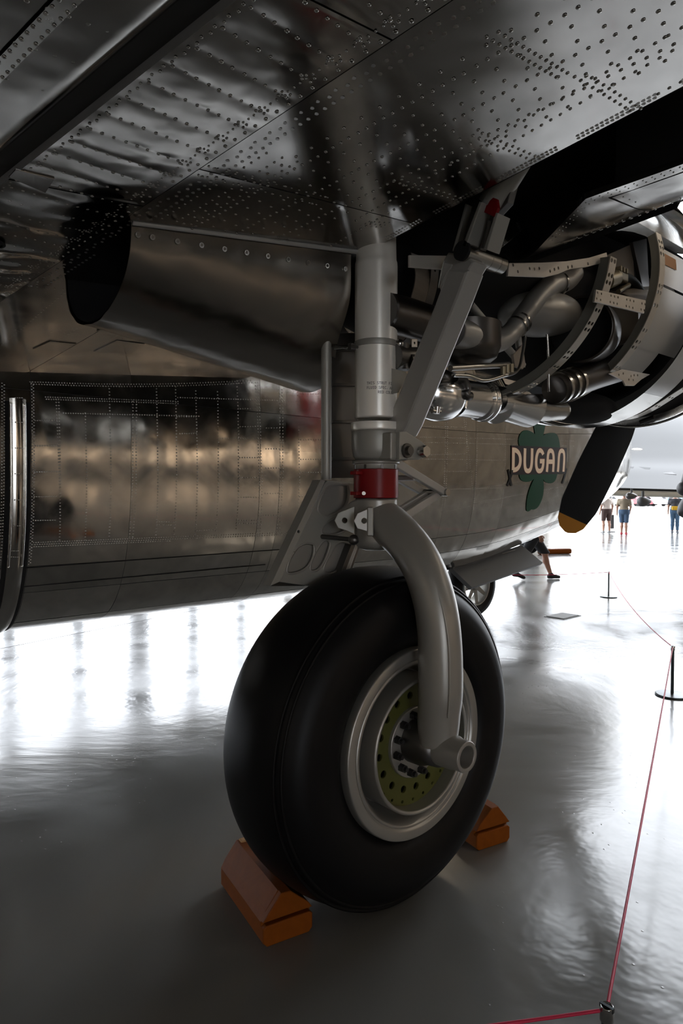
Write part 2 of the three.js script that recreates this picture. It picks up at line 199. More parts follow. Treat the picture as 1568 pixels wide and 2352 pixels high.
{
  const colX = (px) => pZ(px, 1080, -2.755).x;
  const stiff = [40, 136, 199, 254, 305, 362, 405, 453, 501, 547, 594, 642, 686, 745, 800, 860, 925, 1022, 1085, 1162, 1230, 1300, 1380].map(colX);
  // skin panels: lengthwise bands and frames between them, each a sheet of its own with a narrow joint
  const xs = [-4, colX(72), colX(301), colX(597), colX(642), colX(760), colX(1022), colX(1092), colX(1162), colX(1318), 7.6, 9.0, 10.05];
  const bands = [[-1.55, 0.74], [0.745, 0.985], [0.99, 1.175], [1.18, 2.36], [2.365, 3.2]];
  let k = 0;
  for (let i = 0; i < xs.length - 1; i++) for (let j = 0; j < bands.length; j++) {
    const x0 = xs[i] + 0.0015, x1 = xs[i + 1] - 0.0015, [b0, b1] = bands[j], rx = rnd() * 50, amp = 0.0022;
    if (j === 4 && i > 9) continue;
    const nx = Math.max(4, Math.ceil((x1 - x0) / 0.03)), ny = Math.max(4, Math.ceil((j === 0 ? 1.4 : b1 - b0) / 0.035)), lift = (rnd() - 0.5) * 0.0015;
    const aa = (x, v) => { const lo = j === 0 ? -PI / 2 - 0.5 : fAng(x, b0 + (x > 3 ? fB(x) - 0.62 : 0) * (1 - (b0 - 0.62) / 2.6)), hi = fAng(x, b1 + (x > 3 ? fB(x) - 0.62 : 0) * (1 - (b1 - 0.62) / 2.6)); return lerp(lo, hi, v); };
    const g = grid((u, v) => {
      const x = lerp(x0, x1, u); let near = 9; for (const s of stiff) near = Math.min(near, Math.abs(s - x));
      const e = Math.min(1, near / 0.09), edge = Math.min(1, Math.min(u, 1 - u) * nx / 2) * Math.min(1, Math.min(v, 1 - v) * ny / 2), a = aa(x, v), p = fus(x, a);
      const d = lift + edge * (amp * e * (0.6 + 0.8 * noise(x * 3 + rx, p.y * 2.2)) * (j > 1 ? 1 : 0.3) + 0.0025 * noise(x * 2.2 + rx, p.y * 2.6, p.z) + 0.0009 * noise(x * 9 + rx, p.y * 7) - 0.0012);
      return fus(x, a, d);
    }, nx, ny, (p) => [p.x + rx, p.y + p.z * 0.3]);
    const m = obj('skin_panel', g, M.skin[k++ % 4], fuselage);
  }
  // rivets
  const dots = [], put = (px, py, s = 1) => { const q = pZ(px, py, -2.755); if (q.y < 0.64 || q.y > 3) return; dots.push([fusY(q.x, q.y, 0.0005), fusN(q.x, q.y), s]); };
  const line = (x0, y0, x1, y1, step = 7.2, s = 1) => { const n = Math.max(2, Math.round(Math.hypot(x1 - x0, y1 - y0) / step) + 1); for (const [a, b] of rowOf([x0, y0], [x1, y1], n)) put(a, b, s); };
  for (const [x0, y0, x1, y1] of [[128, 917, 144, 1242], [134, 917, 140, 1140], [195, 949, 203, 1242], [250, 893, 258, 1233], [304, 922, 305, 1235], [312, 922, 313, 1235], [358, 893, 366, 1230], [402, 888, 408, 1228], [448, 898, 457, 1228], [498, 900, 504, 1220], [543, 874, 551, 1215], [586, 879, 601, 1228], [591, 879, 607, 1228], [640, 895, 645, 1228], [647, 895, 650, 1228], [683, 879, 689, 1189],
    [72, 880, 77, 1300], [76, 884, 81, 1296], [4, 880, 6, 1290], [9, 884, 11, 1290]]) line(x0, y0, x1, y1);
  for (const [x0, y0, x1, y1] of [[104, 912, 407, 922], [106, 917, 407, 927], [145, 949, 455, 956], [82, 1253, 669, 1229], [84, 1248, 669, 1224], [86, 1258, 400, 1244], [405, 957, 449, 957], [412, 996, 449, 995], [505, 1007, 590, 1007], [407, 913, 690, 922],
    ...[939, 980, 1007, 1051, 1097, 1142, 1196, 1203].map((y) => [550, y, 596, y]), ...[983, 1031, 1075, 1133, 1184].map((y) => [610, y, 640, y]), ...[966, 1024, 1084, 1141, 1196].map((y) => [80, y, 130, y - 1]), ...[905, 968, 1010, 1055, 1085, 1140].map((y) => [690, y, 736, y]), [366, 1199, 404, 1200], [366, 1206, 404, 1207], [460, 1220, 498, 1218]]) line(x0, y0, x1, y1, 5.6);
  for (let t = 0; t < 1; t += 0.012) { put(lerp(68, 577, t), 877 + 7 * sin(t * 3.14) - 3 * t); put(lerp(68, 577, t) + 3, 882 + 7 * sin(t * 3.14) - 3 * t); }
  for (const [x0, y0, x1, y1] of [[957, 979, 1065, 982], [957, 1004, 1330, 1012], [957, 1016, 1330, 1024], [957, 1045, 1066, 1043], [957, 1054, 1330, 1060], [1025, 1124, 1170, 1120], [1098, 1123, 1320, 1085], [1095, 1155, 1330, 1113], [1022, 1178, 1180, 1140], [1020, 1083, 1090, 1083]]) line(x0, y0, x1, y1, 4.2, 0.8);
  for (const [x0, y0, x1, y1] of [[1022, 960, 1020, 1175], [1027, 960, 1025, 1175], [1064, 955, 1095, 1180], [1070, 960, 1072, 1080], [1096, 985, 1092, 1180], [1162, 980, 1160, 1170], [1214, 990, 1212, 1165], [1275, 990, 1274, 1130]]) line(x0, y0, x1, y1, 5, 0.8);
  instances('rivets', rivetGeo, M.rivet, dots, fuselage);
  // faded red paint and a small round plate outline near the strut
  const patch = document.createElement('canvas'); patch.width = patch.height = 256; const c = patch.getContext('2d');
  for (let i = 0; i < 900; i++) { const x = 128 + (rnd() + rnd() + rnd() - 1.5) * 120, y = 110 + (rnd() + rnd() + rnd() - 1.5) * 120; c.fillStyle = 'rgba(150,20,24,0.022)'; c.beginPath(); c.arc(x, y, 10 + 22 * rnd(), 0, 7); c.fill(); }
  const pt = new THREE.CanvasTexture(patch); pt.colorSpace = THREE.SRGBColorSpace;
  const x0 = colX(655), x1 = colX(790), g = grid((u, v) => fusY(lerp(x0, x1, u), lerp(2.05, 2.75, v), 0.006), 12, 12); const uv = g.attributes.uv; for (let i = 0; i <= 12; i++) for (let j = 0; j <= 12; j++) uv.setXY(i * 13 + j, i / 12, j / 12);
  tag(rawObj('paint_patch', g, std([1, 1, 1], 0.35, 0.7, { map: pt, transparent: true }), fuselage), 'faded red paint patch on the bare metal side');
  // bomb bay door roller track: a raised strip with dark gaps either side, running down round the belly
  const tr = (pxa, pxb, off, y0, nm, mat, par) => obj(nm, grid((u, v) => { const xa = pZ(pxa, 1080, -2.755).x, xb = pZ(pxb, 1080, -2.755).x, x = lerp(xa, xb, u); return fus(x, lerp(-PI / 2 - 0.3, fAng(x, y0), v), off * (0.35 + 0.65 * sin(PI * clamp(u, 0.02, 0.98)))); }, 8, 70), mat, par);
  tr(11, 23, 0.004, 2.28, 'track_gap', M.void, fuselage); tr(58, 70, 0.004, 2.28, 'track_gap', M.void, fuselage);
  const track = tr(22, 60, 0.026, 2.3, 'door_track', M.skin[3], fuselage);
  for (const q of [24, 56]) obj('track_rib', sweep(Array.from({ length: 24 }, (_, i) => { const x = pZ(q, 1080, -2.755).x; return fusY(x, lerp(1.2, 2.27, i / 23), 0.02); }), 0.009, { n: 60, seg: 10 }), M.alu, track);
  const td = []; for (const y of [915, 970, 1028, 1086, 1145, 1204, 1262, 1276]) for (const x of [32, 37, 42, 47]) { const q = pZ(x, y, -2.755); td.push([fusY(q.x, q.y, 0.026), fusN(q.x, q.y), 0.9]); }
  instances('rivets', rivetGeo, M.rivet, td, track);
  // shallow lap line down the belly seam
  for (const [pa, pb] of [[[63, 1308], [657, 1264]], [[60, 1355], [635, 1300]]]) { const a = pZ(...pa, -2.755), b = pZ(...pb, -2.755); obj('lap_seam', sweep(Array.from({ length: 12 }, (_, i) => fusY(lerp(a.x, b.x, i / 11), lerp(a.y, b.y, i / 11), 0.001)), 0.004, { n: 40, seg: 8 }), M.void, fuselage); }
}
{ // nose art: flat paint on the side, laid out in metres on the fuselage
  const X0 = 4.7, X1 = 6.35, Y0 = 1.38, Y1 = 2.95, S = 900, cv = document.createElement('canvas'); cv.width = 950; cv.height = 904; const c = cv.getContext('2d');
  const at = (px, py) => { const p = pZ(px, py, -2.76); return [(p.x - X0) / (X1 - X0) * 950, (Y1 - p.y) / (Y1 - Y0) * 904]; };
  const crop = (x, y) => at(1150 + x / 8.711, 940 + y / 8.711);
  const path = (pts, fill) => { c.beginPath(); pts.forEach((q, i) => { const p = q.length === 2 ? crop(q[0], q[1]) : null; if (!i) c.moveTo(...p); else if (p) c.lineTo(...p); else c.bezierCurveTo(...crop(q[0], q[1]), ...crop(q[2], q[3]), ...crop(q[4], q[5])); }); c.closePath(); c.fillStyle = fill; c.fill(); };
  const G = '#12402a';
  path([[645, -60], [650, 140], [705, 500], [640, 440, 560, 410, 500, 420], [400, 440, 350, 560, 360, 650], [370, 800, 480, 820, 420, 1050], [370, 1200, 360, 1330, 430, 1410], [500, 1470, 630, 1460, 700, 1390], [620, 1560, 590, 1700, 595, 1830], [600, 1950, 620, 2040, 670, 2045], [710, 2030, 720, 2010, 740, 2000], [790, 2020, 860, 1990, 890, 1920], [950, 1780, 950, 1600, 900, 1400], [960, 1480, 1080, 1500, 1140, 1450], [1200, 1400, 1210, 1290, 1190, 1200], [1190, 1000, 1240, 900, 1245, 760], [1230, 600, 1200, 480, 1110, 470], [1010, 460, 930, 490, 880, 520], [930, 300], [945, 90], [950, -60]], G);
  path([[205, 722], [1400, 768], [1385, 1290], [205, 1310]], '#2a2522');
  const stroke = (pts, w, col) => { c.beginPath(); pts.forEach((q, i) => { if (!i) c.moveTo(...crop(q[0], q[1])); else if (q.length === 2) c.lineTo(...crop(q[0], q[1])); else c.bezierCurveTo(...crop(q[0], q[1]), ...crop(q[2], q[3]), ...crop(q[4], q[5])); }); const a = crop(600, 1000), b = crop(600 + w, 1000); c.lineWidth = b[0] - a[0]; c.strokeStyle = col; c.lineJoin = 'miter'; c.stroke(); };
  const letters = [
    [[252, 1215], [252, 812], [330, 812, 395, 880, 398, 1010], [400, 1140, 345, 1215, 250, 1212]],
    [[495, 780], [487, 1050, 475, 1235, 563, 1232], [650, 1235, 640, 1050, 643, 780]],
    [[880, 905], [850, 800, 780, 790, 755, 880], [715, 990, 720, 1240, 805, 1232], [870, 1235, 882, 1150, 885, 1035], [810, 1035]],
    [[968, 1250], [985, 1000, 960, 822, 1040, 824], [1120, 826, 1108, 1000, 1105, 1250]], [[985, 1045], [1105, 1045]],
    [[1212, 1248], [1225, 1000, 1205, 824, 1285, 824], [1365, 826, 1340, 1000, 1337, 1246]]];
  for (const l of letters) stroke(l, 66, '#5a1416'); for (const l of letters) stroke(l, 52, '#f3dfc8');
  for (const q of [[[150, 1205], [235, 1530]], [[225, 1300], [150, 1530]], [[1410, 1180], [1340, 1480]]]) stroke(q, 32, '#14130f');
  const t = new THREE.CanvasTexture(cv); t.colorSpace = THREE.SRGBColorSpace;
  const N = 30, g = grid((u, v) => fusY(lerp(X0, X1, u), lerp(Y0, Y1, v), 0.007), N, N), uv = g.attributes.uv; for (let i = 0; i <= N; i++) for (let j = 0; j <= N; j++) uv.setXY(i * (N + 1) + j, i / N, j / N);
  tag(rawObj('nose_art', g, new THREE.MeshPhysicalMaterial({ map: t, transparent: true, roughness: 0.5, specularIntensity: 0.25, side: THREE.DoubleSide }), fuselage), 'painted green shamrock with the name in pale letters on a dark band');
}
{ // nose gear: spoked wheel and the slab door hanging beside it
  const cx = 5.33, cy = 0.44, cz = -3.72, tyre = obj('nose_tire', latheZ([[0.27, -0.1], [0.33, -0.125], [0.4, -0.115], [0.435, -0.07], [0.44, 0], [0.435, 0.07], [0.4, 0.115], [0.33, 0.125], [0.27, 0.1]], cx, cy, cz), M.rubber, bomber);
  const w = obj('nose_wheel', [latheZ([[0.28, 0.1], [0.275, 0.112], [0.255, 0.11], [0.25, 0.04], [0.25, -0.1]], cx, cy, cz), latheZ([[0.0, 0.1], [0.05, 0.1], [0.07, 0.08], [0.075, 0.02]], cx, cy, cz)], M.rim, tyre);
  for (let i = 0; i < 8; i++) { const a = i / 8 * 2 * PI + 0.2; obj('spoke', plate2([[0.05, -0.035], [0.255, -0.022], [0.255, 0.022], [0.05, 0.035]], 0.012, [], 0.004).rotateZ(a).translate(cx, cy, cz + 0.055), M.rim, tyre); }
  obj('nose_gear_leg', [cyl(V(cx, cy, cz - 0.16), V(cx + 0.1, 1.2, cz - 0.16), 0.055), cyl(V(cx, cy, cz - 0.2), V(cx, cy, cz + 0.08), 0.03)], M.silver, bomber);
  const q = [pZ(1035, 1304, -3.42), pZ(1083, 1350, -3.2), pZ(1245, 1294, -3.2), pZ(1197, 1252, -3.42)];
  const n = q[3].clone().sub(q[0]).cross(q[1].clone().sub(q[0])).normalize(), e1 = q[3].clone().sub(q[0]).normalize(), e2 = q[1].clone().sub(q[0]).normalize();
  const slab = plate2(q.map((p) => { const d = p.clone().sub(q[0]); const a = d.dot(e1), b = d.dot(e2), c = e1.dot(e2); return [(a - b * c) / (1 - c * c), (b - a * c) / (1 - c * c)]; }), 0.05, [], 0.006);
  slab.applyMatrix4(new THREE.Matrix4().makeBasis(e1, e2, n).setPosition(q[0]));
  const door = tag(obj('nose_gear_door', slab, std([0.085, 0.088, 0.092], 0.5, 0.2), bomber), 'dark slab door hanging open beside the nose wheel');
  for (const t of [0.47, 0.72]) { const a = q[0].clone().lerp(q[1], t + 0.06).lerp(q[3].clone().lerp(q[2], t), 0.25), b = q[0].clone().lerp(q[1], t).lerp(q[3].clone().lerp(q[2], t), 0.93); obj('door_bead', sweep([a, a.clone().lerp(b, 0.5), b].map((p) => p.addScaledVector(n, -0.002)), 0.006, { n: 8, seg: 8 }), M.alu, door); }
  obj('hinge', Array.from({ length: 12 }, (_, i) => cyl(pZ(1152 + i * 2.6, 1272 - i * 0.75, -3.36), pZ(1153.3 + i * 2.6, 1271.6 - i * 0.75, -3.36), 0.006, 0.006, 8)), M.bright, door);
}

// ---------------------------------------------------------------- the bomber: wing
const capsY = (pts, z0, z1) => { const s = new THREE.Shape(pts.map(([x, y]) => new THREE.Vector2(x, y))), g = new THREE.ExtrudeGeometry(s, { depth: z1 - z0, bevelEnabled: false, steps: Math.max(1, Math.round(z1 - z0)) }).translate(0, 0, z0), p = g.attributes.position; for (let i = 0; i < p.count; i++) p.setY(i, p.getY(i) + WC * (p.getZ(i) + 0.07)); g.computeVertexNormals(); return g; };
const SK = 0.012, low = (x) => 2.70 + WB * x + SK, top = [[1.22, 2.99], [1.05, 3.2], [0.6, 3.34], [0, 3.4], [-1, 3.3], [-2.4, 2.9], [-3, 2.5]];
const noBay = [[-3, 2.46], [-1.6, low(-1.6)], [0, low(0)], [0.7, low(0.7)], [1.0, 2.84], ...top], withBay = (f) => [[-3, 2.46], [-1.6, low(-1.6)], [-0.06, low(-0.06)], [-0.06, 3.14], [f, 3.16], [f, low(f) + (f > 0.8 ? 0.06 : 0)], [1.08, 2.9], ...top];
const wing = obj('wing', [capsY(noBay, -2.8, -0.28), capsY(withBay(1.05), -0.28, 0.72), capsY(withBay(0.5), 0.72, 3.0), capsY(noBay, 3.0, 12.9)], M.core, bomber);
const seamX = (z) => -1.01 + 0.115 * z, gapX = (z) => -1.44 + 0.18 * z, bayX = (z) => -0.03 - 0.05 * z;
const wingNz = V(-WB, -1, -WC).normalize();
const wSkin = (xa, xb, z0, z1, disp, nx, nz, mat, lift = 0) => obj('skin_panel', grid((u, v) => { const z = lerp(z0, z1, v), x = lerp(xa(z), xb(z), u), e = Math.min(1, Math.min(u, 1 - u) * nx / 2, Math.min(v, 1 - v) * nz / 2); return V(x, wingY(x, z) + lift + e * disp(x, z), z); }, nx, nz), mat, wing);
const ribU = (x, z) => (z + 0.17 * (x + 1.3) - 0.01) / 0.084;
const pillow = (x, z) => -0.0012 * Math.pow(Math.abs(sin(PI * ribU(x, z))), 0.8) * (0.75 + 0.5 * noise(x * 4, z * 6)) + 0.004 * noise(x * 2.4, z * 3.1) + 0.0009 * noise(x * 8, z * 11, 3) + 0.0006 * noise(x * 20, z * 22, 9) + 0.01 * Math.max(0, 0.25 - z) * noise(x * 5, z * 9, 5);
const plateW = (x, z) => 0.0022 * noise(x * 2.6, z * 2.2, 2) + 0.0007 * noise(x * 7, z * 6, 4);
{
  const g = 0.0015;
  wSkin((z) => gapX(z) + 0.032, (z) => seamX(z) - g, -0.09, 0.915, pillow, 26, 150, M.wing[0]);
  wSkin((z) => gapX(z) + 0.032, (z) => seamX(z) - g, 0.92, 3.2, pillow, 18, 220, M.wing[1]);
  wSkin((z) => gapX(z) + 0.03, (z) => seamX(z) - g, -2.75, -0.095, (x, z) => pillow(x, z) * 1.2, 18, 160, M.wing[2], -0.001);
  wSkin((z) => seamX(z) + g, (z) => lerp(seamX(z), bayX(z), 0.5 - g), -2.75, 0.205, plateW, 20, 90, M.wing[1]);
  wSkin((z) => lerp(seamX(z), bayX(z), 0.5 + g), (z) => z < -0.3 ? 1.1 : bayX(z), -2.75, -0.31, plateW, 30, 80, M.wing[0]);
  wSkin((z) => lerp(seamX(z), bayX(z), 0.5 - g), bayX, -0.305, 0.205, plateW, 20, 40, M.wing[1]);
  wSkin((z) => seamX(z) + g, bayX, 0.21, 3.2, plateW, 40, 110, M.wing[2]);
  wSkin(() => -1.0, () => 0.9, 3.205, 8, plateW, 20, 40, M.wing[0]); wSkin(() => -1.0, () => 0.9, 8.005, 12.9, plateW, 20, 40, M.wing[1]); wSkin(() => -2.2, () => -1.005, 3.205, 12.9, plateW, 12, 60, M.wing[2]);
  // bay edge flange: the cut edge of the thick skin
  obj('edge_flange', grid((u, v) => { const z = lerp(-0.3, 3.2, v), x = bayX(z); return V(x + 0.002 + 0.004 * sin(u * PI), wingY(x, z) + lerp(-0.001, 0.02, u), z); }, 4, 60), M.alu, wing);
  // flap: separate surface behind the gap with a rolled leading edge
  const flap = obj('flap', grid((u, v) => { const z = lerp(-2.75, 3.2, v), x0 = gapX(z) - 0.026; if (u < 0.12) { const a = u / 0.12 * PI / 2; return V(x0 - 0.045 + 0.045 * cos(a), wingY(x0, z) + 0.047 * (1 - sin(a)) - 0.004, z); } const x = x0 - 0.045 - (u - 0.12) * 1.1; return V(x, wingY(x, z) - 0.004 + 0.35 * Math.abs(gapX(z) - x - 0.07) * 0.05 + 0.6 * pillow(x, z) * Math.min(1, (u - 0.12) * 20), z); }, 50, 330), M.wing[1], wing);
  obj('gap_strip', grid((u, v) => { const z = lerp(-2.75, 3.2, v), x = gapX(z) + 0.031; return V(x - u * 0.022, wingY(x, z) - 0.002 + u * 0.03, z); }, 3, 80), std([0.25, 0.25, 0.26], 0.4, 0.8), wing);
  obj('gap_shroud', grid((u, v) => { const z = lerp(-2.75, 3.2, v), x = gapX(z) + lerp(0.03, -0.09, u); return V(x, wingY(x, z) + 0.055, z); }, 2, 40), M.void, wing);
  const gd = []; for (let z = -0.6; z < 2; z += 0.0265) { const x = gapX(z) - 0.03; gd.push([V(x, wingY(x, z) + 0.022, z), V(0.6, -1, 0).normalize(), 1]); }
  instances('rivets', rivetGeo, M.rivet, gd, flap);
  // nose panel forward of the bay, rolling up into the leading edge
  const fx = (z) => interp(z, [-0.12, 0.33, 0.67, 0.9, 1.2, 3.2], [1.03, 0.64, 0.372, 0.41, 0.45, 0.5]);
  const noseY = (x, z) => wingY(x, z) + (x > 0.62 ? 0.33 * Math.pow((x - 0.62) / 0.63, 2.3) : 0);
  const nose = obj('skin_panel', grid((u, v) => { const z = lerp(-0.12, 3.2, v), x = lerp(fx(z), 1.25, u); return V(x, noseY(x, z) + Math.min(1, u * 12, (1 - u) * 12) * (0.003 * noise(x * 4, z * 4, 8) + 0.0016 * noise(x * 11, z * 9, 3)), z); }, 40, 130), M.wing[2], wing);
  obj('edge_flange', grid((u, v) => { const z = lerp(-0.12, 3.2, v), x = fx(z); return V(x - 0.002, noseY(x, z) + lerp(-0.001, 0.022, u), z); }, 2, 80), M.alu, wing);
  const nd = []; for (let i = 0; i < 9; i++) for (let z = 0.3; z < 2; z += 0.034) { const x = 0.78 + i * 0.043 + 0.004 * noise(z * 40, i); nd.push([V(x, noseY(x, z) - 0.0005, z + (i % 2) * 0.017), V(-0.1, -1, 0).normalize(), 0.62]); }
  for (let z = 0.35; z < 2; z += 0.03) for (const d of [0.02, 0.045]) { const x = fx(z) + d; nd.push([V(x, noseY(x, z) - 0.0005, z), wingNz, 0.6]); } for (const z of [0.75, 0.98, 1.2]) for (let x = 0.5; x < 0.8; x += 0.05) nd.push([V(x, noseY(x, z), z), wingNz, 0.6]);
  instances('rivets', rivetGeo, M.rivet, nd, wing);
  obj('panel_seam', sweep([[0.45, 0.72], [0.56, 0.72], [0.7, 0.72], [0.8, 0.72]].map(([x, z]) => V(x, noseY(x, z) + 0.001, z)), 0.003, { n: 10, seg: 6 }), M.void, wing);
  obj('panel_seam', sweep(Array.from({ length: 14 }, (_, i) => { const z = 0.72 + i * 0.15, x = fx(z) + 0.075; return V(x, noseY(x, z) + 0.001, z); }), 0.003, { n: 60, seg: 6 }), M.void, wing);
}
{ // wing rivets
  const dots = [], flat = [], put = (x, z, s = 1, list = dots) => (x > -1 && x < 0.05 && z < -0.2 && z > -0.95) || list.push([V(x, wingY(x, z) - 0.0006 + (x < seamX(z) ? pillow(x, z) * (x > gapX(z) ? 1 : 0) : plateW(x, z)), z), wingNz, s]);
  for (let k = -14; k < 30; k++) { const z0 = 0.01 + k * 0.084; for (let x = gapX(z0) + 0.065; x < seamX(z0) - 0.05; x += 0.0335) put(x + 0.004 * noise(k, x * 50), z0 - 0.17 * (x + 1.3), 0.85 + 0.2 * rnd()); for (const d of [0.045, 0.07]) for (const o of [-0.008, 0.008]) put(seamX(z0) - d, z0 - 0.17 * (seamX(z0) + 1.25) + o + 0.003, 0.8); }
  for (let z = -1.2; z < 2.4; z += 0.021) { put(gapX(z) + 0.05 + 0.006 * (Math.round(z / 0.021) % 2), z, 0.75); put(seamX(z) - 0.055, z, 0.65); if (Math.round(z / 0.021) % 2) put(seamX(z) - 0.018, z, 1.05); }
  for (let z = -1; z < 2.4; z += 0.03) { put(seamX(z) + 0.035 + 0.01 * (Math.round(z / 0.03) % 2), z, 0.95, flat); put(seamX(z) + 0.075, z + 0.015, 0.95, flat); }
  for (let k = -8; k < 20; k++) { const z0 = 0.66 + k * 0.128 - 0.03; for (let x = gapX(z0) - 0.75; x < gapX(z0) - 0.1; x += 0.038) put(x, z0, 0.95 + 0.3 * rnd()); }
  for (const d of [0.235, 0.4, 0.56]) { for (let z = -0.9; z < 2.6; z += 0.031) put(seamX(z) + d + 0.006 * noise(z * 9, d * 40), z + 0.004 * noise(z * 30, d), 1); for (let z = -0.9; z < 2.6; z += 0.062) { put(seamX(z) + d + 0.055, z + 0.02, 1); put(seamX(z) + d - 0.05, z, 1); } }
  for (let z = -0.2; z < 2.6; z += 0.031) { put(bayX(z) - 0.19, z, 0.95); if (z > 0.1) put(bayX(z) - 0.26, z + 0.02, 0.95); }
  for (const z0 of [0.42, 0.74, 1.06, 1.42]) for (let i = 0; i < 11; i++) { put(-0.4 + i * 0.03, z0 + 0.006, 0.95); put(-0.385 + i * 0.03, z0 + 0.028, 0.95); }
  for (const z0 of [1.03, 1.38]) for (let i = 0; i < 13; i++) { put(-0.73 + i * 0.024, z0 + 0.01, 0.95); put(-0.72 + i * 0.024, z0 + 0.035, 0.95); }
  for (let z = 0.05; z < 2.6; z += 0.0155) if (z % 0.3 < 0.24) { put(bayX(z) - 0.018, z, 0.95, flat); put(bayX(z) - 0.036, z + 0.007, 0.95, flat); }
  for (let z = 1.15; z < 2.6; z += 0.03) put(bayX(z) - 0.028, z, 0.95);
  for (let i = 0; i < 5; i++) for (let j = 0; j < 3; j++) put(-0.24 + i * 0.02, 0.1 + j * 0.022 + i * 0.006, 0.7);
  for (let z = -0.15; z < 0.4; z += 0.033) for (const d of [0.1, 0.155, 0.21]) put(seamX(z) + d, z, 0.8);
  for (let x = -0.97; x < -0.5; x += 0.03) { put(x, 0.235, 0.7); put(x, 0.175, 0.7); }
  for (let z = -2.6; z < -0.4; z += 0.04) for (const x of [-0.7, -0.45, -0.95]) put(x, z, 0.7); for (let x = -1.25; x < 0.3; x += 0.035) for (const z of [-0.35, -1.0, -1.7, -2.3]) put(x, z, 0.7);
  instances('rivets', rivetGeo, M.rivet, dots, wing);
  instances('flush_rivets', new THREE.CylinderGeometry(0.0062, 0.0066, 0.0007, 14), M.flush, flat, wing);
  // hatches and the dark lightening hole on the inboard underside
  const lid = (px, nm, mat, th = 0.004) => { const q = px.map((p) => pW(...p)), c = q.reduce((s, p) => s.add(p), V(0, 0, 0)).multiplyScalar(1 / q.length); const g = plate2(q.map((p) => [p.x - c.x, p.z - c.z]), th, [], 0.0015).rotateX(PI / 2); const pos = g.attributes.position; for (let i = 0; i < pos.count; i++) pos.setXYZ(i, pos.getX(i) + c.x, pos.getY(i) + wingY(pos.getX(i) + c.x, pos.getZ(i) + c.z) - 0.001, pos.getZ(i) + c.z); g.computeVertexNormals(); return obj(nm, g, mat, wing); };
  for (const px of [[[75, 800], [115, 782], [175, 788], [145, 806]], [[215, 806], [268, 780], [332, 788], [300, 812]], [[222, 758], [262, 742], [312, 752], [282, 766]], [[184, 728], [220, 716], [258, 722], [225, 736]]]) { const l = lid(px, 'access_hatch', M.wing[2]); }
  lid([[20, 404], [36, 386], [125, 408], [104, 440]], 'access_hatch', M.wing[0], 0.002);
  const hp = [pW(-5, 533), pW(32, 549), pW(8, 562), pW(-40, 556)];
  obj('drain_hole', latheZ([[0, 0], [0.055, 0], [0.06, 0.004], [0.05, 0.006]], 0, 0, 0, 32).rotateX(PI / 2).translate(hp[0].x - 0.01, wingY(hp[0].x, hp[0].z) - 0.005, hp[2].z), M.void, wing);
  for (const [px, s] of [[[160, 10], 0]]) { const z0 = 0.47; obj('doubler_strip', grid((u, v) => { const z = lerp(-0.6, 2, v), x = -1.665 + 0.18 * z + 0.04 * u; return V(x, wingY(x, z) - 0.007, z); }, 2, 40), M.alu, wing); }
  const dd = []; for (let z = -0.6; z < 2; z += 0.024) for (const u of [0.006, 0.034]) { const x = -1.665 + 0.18 * z + u; dd.push([V(x, wingY(x, z) - 0.0075, z), wingNz, 0.9]); } instances('rivets', rivetGeo, M.rivet, dd, wing);
}
{ // the rest of the aircraft that its skin mirrors: port wing, outer nacelle
  obj('port_wing', capsY(noBay, -2.9, 12.9).scale(1, 1, -1).translate(0, 0, -7.8), M.alu, bomber);
  obj('outer_nacelle', lathe(V(-0.6, 2.95, 4.3), V(0.4, 2.95, 4.3), [[0, -0.8], [0.3, -0.3], [0.6, 0.4], [0.74, 1.4], [0.78, 3], [0.7, 3.7], [0.5, 3.75], [0.2, 3.5], [0, 3.4]], 40), M.alu, bomber);
}

